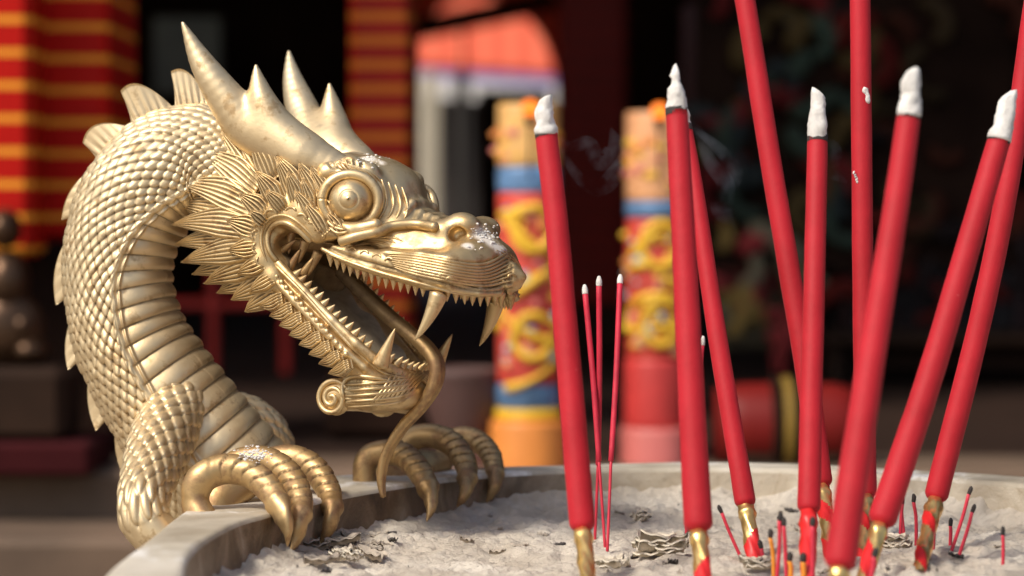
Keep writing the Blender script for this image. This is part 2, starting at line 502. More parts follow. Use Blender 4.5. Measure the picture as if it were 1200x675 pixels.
jvh = j2h(jv)
jaw_bvh = BVHTree.FromPolygons([Vector(x) for x in jvh.tolist()], jf.tolist())

camh = w2h(CAM)
def cast(bvh, px, py, fallback=None, lift=0.0):
    """point of the near side of the surface seen at a photo pixel, head coordinates"""
    d = norm(w2h(CAM+ray(px, py))-camh)
    loc, nrm, i, t = bvh.ray_cast(Vector(camh), Vector(d))
    if loc is None: return None
    nn_ = np.array(nrm); nn_ = nn_ if nn_@d < 0 else -nn_
    return np.array(loc)+nn_*lift
def ridge_pts(bvh, pix, n, lift=0.0, b=None):
    q = catmull(np.array(pix, float), n); out = []
    for x, y in q:
        p = cast(bvh, x, y, lift=lift)
        if p is not None: out.append(p)
    if not out: return np.array(out)
    runs = [[out[0]]]
    for p in out[1:]:
        if np.linalg.norm(p-runs[-1][-1]) < .30: runs[-1].append(p)
        else: runs.append([p])
    return np.array(max(runs, key=len))
def smooth_line(p, k=2):
    for _ in range(k):
        q = p.copy(); q[1:-1] = (p[:-2]+2*p[1:-1]+p[2:])/4; p = q
    return p
def add_ridge(mb, bvh, pix, r, n=None, lift=0.0, taper=True, both=True, seg=8):
    L = sum(math.dist(pix[i], pix[i+1]) for i in range(len(pix)-1))
    n = n or max(6, int(L/5))
    p = ridge_pts(bvh, pix, n, lift)
    if len(p) < 4: return
    p = smooth_line(p)
    t = np.linspace(0, 1, len(p))
    rr = r*(np.minimum(1, np.minimum(t, 1-t)*6+.25) if taper else np.ones(len(p)))
    v, f = tube(p, rr, seg=seg, n=len(p)*2, ref=(0, -1, .2))
    mb.add(h2w(v), f)
    if both: mb.add(h2w(mir(v)), flipf(f))

# skull mesh with its engraved lines ------------------------------------------
# engraving depth along hand-drawn lines
def engrave(v, bvh, lines, depth, width):
    """push the surface in along traced lines (both sides); returns verts and a dirt mask"""
    dirt_dark = np.zeros(len(v)); near = v.copy(); near[:, 1] = -np.abs(near[:, 1])
    for pix in lines:
        L = sum(math.dist(pix[i], pix[i+1]) for i in range(len(pix)-1))
        p = ridge_pts(bvh, pix, max(4, int(L/2)))
        if len(p) < 2: continue
        lo = p.min(0)-width*2; hi = p.max(0)+width*2
        k = np.where(np.all((near > lo) & (near < hi), axis=1))[0]
        if not len(k): continue
        dd = np.full(len(k), 9.0)
        for c in range(0, len(p), 64):
            dd = np.minimum(dd, np.sqrt(((near[k][:, None]-p[None, c:c+64])**2).sum(-1)).min(1))
        dirt_dark[k] = np.maximum(dirt_dark[k], np.clip(1-dd/width, 0, 1))
    return dirt_dark
def vert_normals(v, f):
    n = np.zeros_like(v)
    fn = np.cross(v[f[:, 2]]-v[f[:, 0]], v[f[:, 3]]-v[f[:, 1]])
    for k in range(4): np.add.at(n, f[:, k], fn)
    return norm(n)
muz = []
for i in range(9):      # flowing grooves of the muzzle
    o = i/8
    muz.append([(452+10*o, 296+o*18), (480, 297+o*24), (510, 303+o*27-2), (540, 309+o*26-2), (568, 308+o*29), (590, 297+o*36), (602-3*o, 288+o*44)])
fore = [[(376+i*8, 176+i*2.6), (384+i*6.5, 186+i*2.2), (388+i*6, 194+i*1.2), (394+i*6, 198+i*.8)] for i in range(7)]
hair = []
for i in range(9):
    hair.append([(362+i*3.2, 205+i*8.2), (368+i*3.4, 218+i*7.4), (376+i*3.4, 236+i*5), (384+i*3.0, 252+i*2.6)])
hair += [[(352+i*5, 214+i*4), (356+i*5.5, 232+i*4), (362+i*6, 254+i*3)] for i in range(6)]
lipg = [[(378, 287), (410, 301), (451, 313), (500, 327), (540, 338), (575, 342), (600, 338)]]
dirt_dark = engrave(sv, skull_bvh, muz+fore+hair+lipg, .0, .026)
sn = vert_normals(sv, sf)
if (sn*(sv-sv.mean(0))).sum() < 0: sf = sf[:, ::-1].copy(); sn = -sn
sv2 = sv-sn*dirt_dark[:, None]*.035
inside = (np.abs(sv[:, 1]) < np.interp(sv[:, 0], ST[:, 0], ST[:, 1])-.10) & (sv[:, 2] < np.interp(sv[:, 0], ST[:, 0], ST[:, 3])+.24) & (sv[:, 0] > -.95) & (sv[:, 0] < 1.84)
dirt_dark = np.maximum(dirt_dark, inside*.95)  # whole inside of the mouth cavity set darker, besides the grooves
dirt_dark = np.clip(dirt_dark*1.3-.1, 0, 1)*.8
for (ax_, ay_, rr_) in ((566, 276, .17), (577, 284, .17), (585, 296, .12), (548, 288, .09), (590, 292, .10), (432, 186, .13), (446, 190, .08)):
    p_ = cast(skull_bvh, ax_, ay_)
    if p_ is not None:
        q_ = np.linalg.norm(sv2-p_, axis=1)/rr_; dirt_dark = np.where(q_ < 1, np.minimum(dirt_dark, -np.clip((1-q_)*2.2, 0, 1)), dirt_dark)
head = MB().add(h2w(sv2), sf, dirt_dark)
def between(a, b): return [((x0+x1)/2, (y0+y1)/2) for (x0, y0), (x1, y1) in zip(a, b)]
for fam, r_ in ((muz, .019), (fore, .016), (hair[:9], .019), (hair[9:15], .018)):
    for a_, b_ in zip(fam[:-1], fam[1:]):
        if len(a_) == len(b_): add_ridge(head, skull_bvh, between(a_, b_), r_, lift=.0)
# moustache bar, lids, mouth rims
def Qn(px, py, b): return A(px, py, -b)
bar = [(372, 292), (382, 287), (400, 281), (430, 272), (465, 266), (497, 266), (512, 268)]
add_ridge(head, skull_bvh, bar, .062, lift=.04, taper=False)
add_ridge(head, skull_bvh, [(372, 290), (360, 278), (350, 269), (338, 261), (327, 260), (316, 268), (313, 282), (316, 296), (324, 306)], .036, lift=.01, taper=False)
add_ridge(head, skull_bvh, [(368, 279), (355, 265), (340, 254), (326, 252), (311, 260), (306, 276), (307, 292), (313, 306)], .022, lift=.0)
for k, (x, y) in enumerate([(317, 252), (328, 246), (341, 249), (353, 257), (364, 267), (374, 276), (306, 262), (301, 276), (302, 291), (307, 306)]):
    p = cast(skull_bvh, x, y)
    if p is not None:
        for m_ in (0, 1):
            arcp = []
            cx_, cy_ = 340, 288; dx, dy = x-cx_, y-cy_; dl = math.hypot(dx, dy); dx /= dl; dy /= dl
            for a in np.linspace(-1.35, 1.35, 7):
                c = cast(skull_bvh, x+6.2*(dx*math.cos(a)-dy*math.sin(a)), y+6.2*(dy*math.cos(a)+dx*math.sin(a)))
                if c is not None: arcp.append(c)
            if len(arcp) < 4: continue
            v, f = tube(arcp, [.008]+[.02]*(len(arcp)-2)+[.008], seg=6, n=16)
            head.add(h2w(mir(v) if m_ else v), flipf(f) if m_ else f)
# small scallops over the lip
for k in range(15):
    t = k/14; q = catmull([(398, 291), (440, 302), (480, 314), (515, 326), (550, 334), (580, 334), (600, 326)], 15)[k]
    p = cast(skull_bvh, q[0], q[1])
    if p is None: continue
    arc = []
    for a in np.linspace(math.pi*1.05, math.pi*1.95, 7):
        c = cast(skull_bvh, q[0]+5*math.cos(a), q[1]+4.5*math.sin(a))
        if c is not None: arc.append(c)
    if len(arc) > 3:
        v, f = tube(arc, [.008]+[.017]*(len(arc)-2)+[.008], seg=6, n=14)
        head.add(h2w(v), f); head.add(h2w(mir(v)), flipf(f))
# tooth-line double bead
add_ridge(head, skull_bvh, [(380, 296), (415, 309), (451, 321), (500, 334), (540, 345), (575, 349), (600, 344)], .022, lift=.0)
for k in range(4):      # folds of skin between eye and bridge
    add_ridge(head, skull_bvh, [(447+k*8, 210+k*3), (453+k*8, 228+k*2.5), (452+k*9, 244+k*1.5), (444+k*10, 256)], .02)
for k in range(6):      # flame lines over the brow
    add_ridge(head, skull_bvh, [(384+k*7, 186+k*2), (396+k*7, 188+k*2.4), (410+k*6.5, 195+k*2.4), (420+k*5.5, 205+k*2)], .015)
for k in range(5):
    add_ridge(head, skull_bvh, [(400+k*10, 293-k*3.2), (412+k*10, 289-k*3), (426+k*9, 288-k*2.6), (440+k*8, 291-k*2)], .014)
head_o = head.build('head', M['gold_head'], dragon)

# eyes ---------------------------------------------------------------------------
def eye(side):
    ec = A(411, 235, -.78)
    look = norm(np.array([.45, -1, -.02]))
    if side > 0: ec = mir(ec); look = mir(look)
    x = norm(np.cross(look, [0, 0, 1.])); y = np.cross(x, look)
    R = np.stack([x, y, look])
    e = MB()
    ec2 = ec+look*.0
    prof = []
    for r_, h_ in ((.33, -.16), (.30, -.02), (.28, .05), (.262, .10), (.24, .145), (.21, .185), (.18, .21), (.15, .23), (.130, .24), (.124, .236), (.110, .256), (.08, .278), (.04, .292), (.010, .295)):
        prof.append((r_*.90 if r_ < .29 else r_, h_*.92))
    v, f = lathe(ec2, prof, 36, axis=look)
    e.add(h2w(v), f)
    eo = e.build('eye', M['gold_head'], head_o)
    lid = MB()
    for (ra, rr, hh, e2) in ((.312, .062, .035, .97),):
        a = np.linspace(0, 2*np.pi, 40)
        pts = ec+look*hh+np.cos(a)[:, None]*x*ra*1.06+np.sin(a)[:, None]*y*ra*e2
        v, f = tube(pts, rr, seg=10, n=80, ref=look)
        lid.add(h2w(v), f)
    lid.build('eyelid', M['gold_head'], head_o)
eye(-1); eye(1)

# horns ------------------------------------------------------------------------------
def horn_field(X, Y, Z):
    fld = Field(X, Y, Z)
    def sm(pts, rs, n, k):
        q = catmull(np.concatenate([np.array(pts), np.array(rs)[:, None]], 1), n)
        g = Field(X, Y, Z); g.chain(list(q[:, :3]), list(q[:, 3]), .004)
        fld.d = smin(fld.d, g.d, k)
    sm([A(214, 27, -1.2), A(228, 57, -1.1), A(246, 88, -1.0), (A(268, 120, -.88)), A(292, 148, -.75), A(330, 172, -.62), A(368, 190, -.52), A(405, 205, -.42)],
              [.022, .11, .18, .235, .285, .305, .28, .20], 26, .05)
    sm([A(300, 78, -.85), A(303, 98, -.84), A(310, 124, -.80), A(325, 152, -.70), A(352, 180, -.6)], [.03, .105, .18, .24, .26], 18, .14)
    # raised growth lines
    w = np.sin(X*5+Z*7+2*np.sin(Z*3))*.003
    fld.d += w.astype(np.float32)
    return fld.d
hv, hf = surface_net(horn_field, (-2.6, -1.45, .4), (.35, -.05, 2.95), .022)
hn = vert_normals(hv, hf)
if (hn*(hv-hv.mean(0))).sum() < 0: hf = hf[:, ::-1].copy()
MB().add(h2w(hv), hf).build('horn', M['gold'], head_o)
MB().add(h2w(mir(hv)), flipf(hf)).build('horn', M['gold'], head_o)

# teeth ---------------------------------------------------------------------------------
def poly_at(pts, s):
    pts = np.asarray(pts, float); L = np.concatenate([[0], np.cumsum(np.linalg.norm(np.diff(pts, axis=0), axis=1))])
    return np.array([np.interp(s, L, pts[:, k]) for k in range(pts.shape[1])]), L[-1]
UP = [A(384, 299, -.80), A(415, 312, -.79), A(451, 324, -.77), A(500, 337, -.74), np.array([1.52, -.62, -.56]), np.array([1.76, -.43, -.58]), np.array([1.90, -.18, -.57]), np.array([1.92, 0, -.57])]
L_up = poly_at(UP, 0)[1]
s = .03; k = 0
while s < L_up-.07:
    p, _ = poly_at(UP, s)
    big = .12+.012*math.sin(s*3)+.012*RNG.random()
    if not (1.33 < s < 1.52):
        out = np.array([.0, -.01 if p[0] < 1.5 else 0, 0])
        for m_ in (0, 1):
            b, t = p+[0, .02, .035], p+[.015*(RNG.random()-.5), .03, -big]+out
            if m_: b, t = mir(b), mir(t)
            v, f = cone(h2w(b), h2w(t), .060, seg=6, n=5, power=1.0)
            MB().add(v, f).build('tooth', M['gold_head'], head_o)
    s += .098; k += 1
for m_ in (0, 1):      # upper fangs
    b = A(514, 345, -.72); t = A(486, 399, -.80)
    bend = np.array([.05, 0, -.02])
    if m_: b, t, bend = mir(b), mir(t), mir(bend)
    v, f = cone(h2w(b), h2w(t), .105, bend=bend@HR, seg=14, n=9, power=.75)
    MB().add(v, f).build('fang', M['gold_head'], head_o)
# curled hind teeth in the corner of the mouth
for k, (b0, t0, r) in enumerate([((322, 302), (347, 281), .06), ((342, 272), (338, 298), .055), ((338, 318), (352, 292), .055), ((358, 283), (350, 308), .06), ((350, 330), (367, 302), .06), ((373, 296), (360, 325), .06)]):
    for m_ in (0, 1):
        bb = -.62 if k % 2 else -.66
        b, t = A(*b0, bb), A(*t0, bb-.03)
        if m_: b, t = mir(b), mir(t)
        v, f = cone(h2w(b), h2w(t), r, seg=10, n=7, power=.6, bend=(0, 0, .01))
        MB().add(v, f).build('hind_tooth', M['gold_worn'], head_o)

# lower jaw object
jn = vert_normals(jvh, jf)
if (jn*(jvh-jvh.mean(0))).sum() < 0: jf = jf[:, ::-1].copy(); jn = -jn
chin = []
for i in range(7):
    o = i/6
    chin.append([(402+2*o, 444+o*26), (425, 444+o*27), (450, 448+o*22-2), (474, 445+o*18), (494, 438+o*12)])
beard_l = [[(345+i*9, 352+i*10.5), (339+i*9, 356+i*10)] for i in range(8)]
jd = engrave(jvh, jaw_bvh, chin, 0, .026)
jv2 = jvh-jn*jd[:, None]*.035
JW = MB().add(h2w(jv2), jf, np.clip(jd*1.1-.25, 0, 1)*.8)
# spiral curl at the chin
for sd in (-1, 1):
    c = A(391, 467, -.60)
    th = np.linspace(0, 2*np.pi*2.25, 60); rr = .02+.0142*th
    pts = np.stack([c[0]+rr*np.cos(-th+2.2), np.full(60, -.62)-.03*(1-th/th[-1]), c[2]+rr*np.sin(-th+2.2)], 1)
    v, f = tube(pts, .033, seg=8, n=160)
    v2, f2 = sphere([c[0], -.54, c[2]], (.2, .10, .2), 12, 20)
    for vv, ff in ((v, f), (v2, f2)):
        JW.add(h2w(mir(vv) if sd > 0 else vv), flipf(ff) if sd > 0 else ff)
for k in range(5):
    y0 = 449+k*6.5
    add_ridge(JW, jaw_bvh, [(405, y0+2), (425, y0+1), (448, y0-1), (470, y0-4), (488, 444+k*4)], .02, lift=.0)
add_ridge(JW, jaw_bvh, [(404, 474), (401, 450), (415, 441), (440, 443), (460, 446)], .028, lift=.0)
add_ridge(JW, jaw_bvh, [(316, 300), (322, 310), (353, 341), (388, 380), (420, 414), (448, 436), (470, 442), (493, 440)], .024, lift=.0)
for k in range(16):
    q = catmull([(318, 318), (345, 348), (375, 380), (405, 415)], 16)[k]
    p = cast(jaw_bvh, q[0], q[1])
    if p is None: continue
    for m_ in (0, 1):
        v, f = sphere(p, (.036, .026, .036), 7, 10); JW.add(h2w(mir(v) if m_ else v), flipf(f) if m_ else f)
for k in range(9):
    x0 = 442+k*6; add_ridge(JW, jaw_bvh, [(x0-10, 474-k*1.5), (x0+2, 462-k*2), (x0+12, 449-k*1.5), (x0+18, 436)], .019)
jaw_o = JW.build('lower_jaw', M['gold_head'], dragon)
# dark grimy lining of the tray
tray = MB(); n1, n2 = 30, 16
ss = np.linspace(.05, 1.85, n1); tt = np.linspace(-1, 1, n2)
g = []
for s_ in ss:
    w = np.interp(s_, JS[:, 0], JS[:, 1])-.17
    for t_ in tt: g.append((s_, t_*w, -.165+.07*abs(t_)**3+.012*math.sin(s_*11+t_*5)))
g = np.array(g); top = g.copy(); bot = g.copy(); bot[:, 2] -= .02
tray.add(h2w(j2h(top)), flipf(grid_faces(n1, n2))); tray.add(h2w(j2h(bot)), grid_faces(n1, n2))
tray.build('mouth_floor', M['mouth'], jaw_o)
LP_ = [(.32, -.80, .02), (.7, -.81, .02), (1.1, -.78, .02), (1.5, -.71, .02), (1.72, -.61, .03), (1.90, -.40, .05), (1.97, -.17, .05), (1.98, 0, .05)]
Lj = poly_at(LP_, 0)[1]; s = .02
while s < Lj-.03:
    p, _ = poly_at(LP_, s)
    if not (1.36 < s < 1.58):
        for m_ in (0, 1):
            b, t = p+np.array([0, .02, -.01]), p+np.array([.01, .03, .10+.02*RNG.random()])
            if m_: b, t = mir(b), mir(t)
            v, f = cone(h2w(j2h(b)), h2w(j2h(t)), .062, seg=6, n=5, power=1.0)
            MB().add(v, f).build('tooth', M['gold_head'], jaw_o)
    s += .105
for m_ in (0, 1):
    b = A(446, 428, -.66); t = A(463, 385, -.70); bend = np.array([-.03, 0, -.05])
    if m_: b, t, bend = mir(b), mir(t), mir(bend)
    v, f = cone(h2w(b), h2w(t), .10, bend=bend@HR, seg=14, n=9, power=.75)
    MB().add(v, f).build('fang', M['gold_head'], jaw_o)
# tongue
tp = [(400, 318), (428, 345), (455, 370), (480, 390), (500, 407), (512, 428), (509, 452), (494, 476), (471, 502), (453, 532), (447, 560), (449, 582)]
tb = [.0]*len(tp)
pts = [h2w(A(x, y, b)) for (x, y), b in zip(tp, tb)]
v, f = tube(pts, [.09, .095, .095, .09, .095, .095, .088, .078, .070, .064, .056, .034], seg=20, n=110, flat=1.2, ref=HLt,
            disp=lambda s, a, r: -.028*np.exp(-((np.mod(a+np.pi/2, 2*np.pi)-np.pi)/.35)**2)+0*s)
MB().add(v, f, np.concatenate([np.repeat(np.clip(1.3-np.linspace(0, 1, 110)*3.2, 0, .7), 20), [.7, 0]])).build('tongue', M['gold_worn'], jaw_o)

# ---- leaves of the frill ------------------------------------------------------------------
def leaf(base, tip, width, nrm, bow=0.0, veins=6, thick=.075, nu=26, nv=37, cup=.03, notch=0.0, full=.38):
    """solid carved leaf; base, tip, nrm in head coordinates"""
    base = np.asarray(base, float); tip = np.asarray(tip, float); ax = tip-base; L = np.linalg.norm(ax); ax /= L
    nr = norm(np.asarray(nrm, float)-(np.asarray(nrm, float)@ax)*ax); sd = np.cross(ax, nr)
    u = np.linspace(0, 1, nu)[:, None]; v = np.linspace(-1, 1, nv)[None]
    wid = width*np.where(u < full, (.80+.20*np.sin(u/full*np.pi/2)), (1-((u-full)/(1-full))**1.3)**1.0)
    wid = np.maximum(wid, .004)
    edge = np.clip((1-np.abs(v))*6, 0, 1)**.5
    groove = np.abs(np.sin(v*veins*np.pi/2+np.pi/2*(veins % 2)))
    fade = np.clip((1-u)*5, 0, 1)*np.clip(u*8, .3, 1)
    h = thick*edge*(.35+.65*groove**.7*fade)+cup*(1-v**2)*np.sin(np.clip(u, 0, 1)*np.pi*.8)
    c = base+ax*u[..., None]*L+sd*((bow*np.sin(u*np.pi))[..., None]*L)
    vv = v+0.0*u
    top = c+sd*(vv*wid)[..., None]+nr*h[..., None]
    bot = c+sd*(vv*wid)[..., None]*.97-nr*(.02+.0*h[..., None])
    dirt_dark = np.clip(1.05-groove*1.35, 0, 1)*fade*(np.abs(v) < .97)
    V = np.concatenate([top.reshape(-1, 3), bot.reshape(-1, 3)])
    n = nu*nv; F = [tuple(q) for q in grid_faces(nu, nv).tolist()]+[tuple(q+n)[::-1] for q in grid_faces(nu, nv)]
    for i in range(nu-1):
        F.append((i*nv, (i+1)*nv, (i+1)*nv+n, i*nv+n)); j = nv-1
        F.append((i*nv+j, i*nv+j+n, (i+1)*nv+j+n, (i+1)*nv+j))
    for j in range(nv-1):
        F.append((j, j+n, j+1+n, j+1)); k2 = (nu-1)*nv
        F.append((k2+j, k2+j+1, k2+j+1+n, k2+j+n))
    return V, F, np.concatenate([dirt_dark.ravel(), np.zeros(n)])
LEAVES = [  # tip px, base px, width u, b_base, b_tip, bow, veins
    ((259, 150), (305, 208), .17, .78, .66, .05, 6), ((295, 155), (322, 212), .16, .82, .80, .05, 6),
    ((237, 178), (303, 224), .19, .82, .72, .05, 7), ((210, 216), (300, 244), .19, .84, .78, .06, 7), ((202, 264), (300, 268), .18, .86, .80, .05, 7),
    ((214, 308), (302, 290), .17, .86, .78, .03, 7), ((241, 333), (308, 308), .15, .84, .76, .02, 6), ((273, 352), (318, 326), .14, .82, .76, .0, 6),
    ((289, 366), (325, 340), .12, .82, .78, .0, 5)]
LEAVES += [((247, 163), (300, 222), .18, .72, .60, .05, 6), ((276, 150), (312, 215), .16, .76, .70, .05, 6), ((221, 196), (298, 236), .19, .74, .64, .05, 7), ((204, 240), (298, 256), .18, .76, .66, .05, 7), ((206, 287), (300, 280), .17, .78, .66, .03, 7), ((227, 322), (304, 300), .16, .76, .66, .02, 6), ((256, 344), (314, 318), .14, .76, .68, .0, 6), ((311, 160), (336, 216), .15, .76, .70, .04, 6)]
LEAVES2 = [((326, 182), (350, 236), .13, .86, .88, .05, 6), ((301, 200), (329, 243), .13, .90, .94, .05, 6), ((281, 227), (314, 254), .13, .93, .97, .05, 6),
    ((266, 259), (304, 270), .13, .93, .98, .03, 6), ((268, 295), (304, 290), .12, .92, .96, .0, 6), ((280, 322), (311, 308), .11, .90, .94, .0, 5), ((294, 344), (322, 326), .10, .88, .92, .0, 5),
    ((366, 195), (386, 242), .10, .80, .80, .03, 5), ((352, 190), (374, 242), .11, .82, .82, .03, 5), ((372, 220), (396, 264), .085, .86, .84, .03, 4), ((347, 220), (370, 262), .10, .90, .93, .03, 5), ((360, 236), (384, 274), .085, .92, .93, .03, 4), ((384, 246), (404, 276), .07, .88, .87, .03, 4), ((357, 207), (368, 250), .10, .86, .88, .03, 5), ((340, 200), (352, 240), .10, .90, .93, .03, 5), ((313, 222), (334, 248), .09, .95, 1.0, .03, 5), ((294, 246), (312, 262), .08, .95, 1.02, .03, 4)]
LEAVES3 = [((300+6+i*11.6, 360+i*11.2), (330+3+i*11.2, 349+i*11.0), .088-.003*i, .87-.005*i, .86-.01*i, -.10, 5) for i in range(8)]
def put_leaf(L, par, lift, mat='gold_head'):
    (tx, ty), (bx, by), w, bb, bt, bow, ve = L
    w *= 1.12
    bp, tpn = A(bx, by, -bb-lift), A(tx, ty, -bt-lift)
    V, F, D = leaf(bp, tpn, w, (-.12, -1, .12), bow, ve)
    MB().add(h2w(V), F, D*1.0).build('frill_leaf', M[mat], par)
    MB().add(h2w(mir(V)), flipf(F), D*1.0).build('frill_leaf', M[mat], par)
for L in LEAVES: put_leaf(L, head_o, .0)
for L in LEAVES2: put_leaf(L, head_o, .0)
for L in LEAVES3: put_leaf(L, jaw_o, .0)

# ---- neck and body -----------------------------------------------------------------------------
BC = [(352, 236, 31.0, .50), (318, 216, 31.2, .56), (275, 196, 31.4, .62), (232, 190, 31.5, .67), (190, 206, 31.5, .69), (160, 240, 31.5, .67), (143, 285, 31.5, .64), (140, 335, 31.5, .62),
      (154, 395, 31.5, .65), (184, 450, 31.5, .70), (222, 505, 31.55, .75), (262, 560, 31.65, .80), (300, 620, 31.9, .85), (335, 700, 32.2, .9), (360, 800, 32.5, .9)]
ctrl = np.array([np.concatenate([P(x, y, d), [r]]) for x, y, d, r in BC])
NB = 760
q = catmull(ctrl, NB); bc, br = q[:, :3], q[:, 3]
T_, N_, B_ = frames(bc, (0, -1, 0))
Dors = np.cross(T_, N_)
arc = np.concatenate([[0], np.cumsum(np.linalg.norm(np.diff(bc, axis=0), axis=1))])
ctrl_arc = [arc[np.argmin(np.linalg.norm(bc-c[:3], axis=1))] for c in ctrl]
twist = np.interp(arc, ctrl_arc, -np.radians([0, 0, 2, 0, -3, 3, 14, 24, 28, 30, 32, 34, 34, 34, 34]))
def scale_height(u, v, pearl=0.0):
    """overlapping scales; u grows toward the free tips"""
    h = np.zeros(np.broadcast(u, v).shape); gap = np.ones(h.shape)
    ju = np.floor(u)
    for k in (0, 1):
        j = ju-k; s = (u-j)/2
        t = v-.5*np.mod(j, 2); t = t-np.floor(t)-.5
        hw = np.where(s < .45, .5, .5*np.sqrt(np.clip(1-((s-.45)/.55)**2, 0, 1)))
        ins = np.abs(t) < hw
        e = np.clip((hw-np.abs(t))/.5, 0, 1)
        hh = (.25+.75*s)*(1-np.exp(-e*7))*.9+.25*e**.5*np.sin(np.clip(s, 0, 1)*np.pi)
        h = np.where(ins, np.maximum(h, hh), h)
    return h
NV = 560
th = np.linspace(0, 2*np.pi, NV, endpoint=False)[None]          # 0 back ridge, 90 degrees near side, 180 belly
BH = math.radians(64)
ndiv = 11                                                        # scales from back ridge to belly border on one side
side = np.where(th <= np.pi, th, 2*np.pi-th)
u_s = (arc/ .092)[:, None]                                       # scale rows grow slightly with the girth
u_s = (np.concatenate([[0], np.cumsum(np.diff(arc)/(.098*(.55+.65*np.interp(arc[1:], arc, br))/1.0))]))[:, None]
lim = np.pi-BH
v_s = side/lim*ndiv
pj = np.stack([u_s*.23+0*v_s, v_s*.23+0*u_s, np.sign(np.pi-th)*4+0*u_s+0*v_s], -1)
u_j = u_s+.22*noise3(pj, 1.0, 2); v_j = v_s+.16*noise3(pj+11, 1.0, 2)
hs = scale_height(u_j, v_j)*(1+.30*noise3(pj+5, 3.0, 2))*(.072+.03*np.clip((arc[:, None]-2.2)/4, 0, 1))
up = (arc/.235)[:, None]-((side-np.pi)/BH)**2*.22
fp = np.mod(up, 1.0)
hp = (1+.18*noise3(pj+7, .9, 2))*.058*(np.sin(np.pi*np.clip(fp*.85+.08, 0, 1))**.6)*(.55+.6*fp)
bord = (side-lim)
rid = .075*np.exp(-(bord/.045)**2)+.035*np.exp(-((bord-.11)/.03)**2)
belly = bord > 0
h = np.where(belly, hp, hs)
blend = np.clip(np.abs(bord)/.05, 0, 1)
h = h*blend+rid
dirt_b = np.where(belly, np.clip(1-np.minimum(fp, 1-fp)*13, 0, 1)*.9, np.clip(1.25-hs/.045, 0, 1)*1.0)*np.clip((np.abs(bord)-.02)/.06, 0, 1)
rr = br[:, None]+h
thw = th+twist[:, None]
bv = bc[:, None]+rr[..., None]*(np.cos(thw)[..., None]*Dors[:, None]+np.sin(thw)[..., None]*N_[:, None])
BM = MB().add(bv.reshape(-1, 3), grid_faces(NB, NV, wrap_v=True), dirt_b.ravel())
body_o = BM.build('body', M['gold'], dragon)
def body_pt(s, ang=0.0, lift=0.0):
    i = np.interp(s, arc, np.arange(NB)); k = int(min(i, NB-1))
    t = twist[k]+ang
    d = np.cos(t)*Dors[k]+np.sin(t)*N_[k]
    return bc[k]+d*(br[k]+lift), d, T_[k], N_[k]
def arc_near(px, py):
    best = None
    for k in range(0, NB, 2):
        d = np.cos(twist[k])*Dors[k]+np.sin(twist[k])*N_[k]
        p = bc[k]+d*br[k]-CAM
        x = 600+FPX*p[0]/(p@AX); y = 337.5-FPX*(p@UPV)/(p@AX); e = math.hypot(x-px, y-py)
        if best is None or e < best[0]: best = (e, arc[k])
    return best[1]
# dorsal fins: (start px, end px) along the back, tip px
FINS = [((262, 132), (240, 122), (243, 96)), ((243, 126), (203, 126), (200, 84)), ((197, 129), (152, 144), (141, 107)), ((146, 152), (112, 190), (97, 168)), ((108, 200), (84, 256), (72, 258)),
        ((82, 275), (76, 345), (66, 358)), ((76, 365), (82, 425), (80, 434)), ((86, 440), (118, 492), (113, 505)), ((122, 500), (146, 552), (146, 560))]
def backproj(px, py, ref):
    r = ray(px, py); return CAM+r*((ref-CAM)@AX)
for (s0, s1, tipx) in FINS:
    a0, a1 = arc_near(*s0), arc_near(*s1)
    if a1 < a0: a0, a1 = a1, a0
    if a1-a0 < .2: a1 = a0+.22
    a0 -= .22*(a1-a0); a1 += .02
    n1, n2 = 44, 14
    tip_p = backproj(*tipx, body_pt(a1)[0])
    sgrid = np.linspace(0, 1, n1); base = np.array([body_pt(a0+(a1-a0)*x, lift=-.05)[0] for x in sgrid])
    dn = np.array([body_pt(a0+(a1-a0)*x)[1] for x in sgrid]); Nn = np.array([body_pt(a0+(a1-a0)*x)[3] for x in sgrid])
    sidev = norm(np.cross(T_[0]*0+norm(base[-1]-base[0]), dn))
    # free edge: convex leading edge to the tip, short concave trailing edge
    ctrl_pt = base[0]*.55+tip_p*.45+dn[n1//2]*((.62 if tipx[1] < 200 else .30)*np.linalg.norm(tip_p-base[0]))
    e = []
    for x in sgrid:
        if x < .82:
            t = x/.82; e.append((1-t)**2*base[0]+2*t*(1-t)*ctrl_pt+t*t*tip_p)
        else:
            t = (x-.82)/.18; mid = (tip_p+base[-1])/2-(norm(tip_p-base[-1])*0)+norm(base[0]-base[-1])*.05
            e.append((1-t)**2*tip_p+2*t*(1-t)*mid+t*t*base[-1])
    e = np.array(e); vv = np.linspace(0, 1, n2)
    g = base[:, None]+(e-base)[:, None]*vv[None, :, None]
    gv = np.abs(np.sin(sgrid*np.pi*7))[:, None]**.7
    th_ = (.020+.022*gv*(1-.5*vv)[None])*np.clip(1.25-vv, .15, 1)[None]+.02*(1-vv)[None]
    top = g+sidev[:, None]*th_[..., None]; bot = g-sidev[:, None]*th_[..., None]
    n = n1*n2; F = [tuple(q) for q in grid_faces(n1, n2).tolist()]+[tuple(q+n)[::-1] for q in grid_faces(n1, n2)]
    for i in range(n1-1):
        F.append((i*n2+n2-1, i*n2+n2-1+n, (i+1)*n2+n2-1+n, (i+1)*n2+n2-1))
    D = np.clip(1-gv*2.4, 0, 1)*np.ones(n2)[None]*.6
    MB().add(np.concatenate([top.reshape(-1, 3), bot.reshape(-1, 3)]), F, np.concatenate([D.ravel(), D.ravel()])).build('back_fin', M['gold'], body_o)

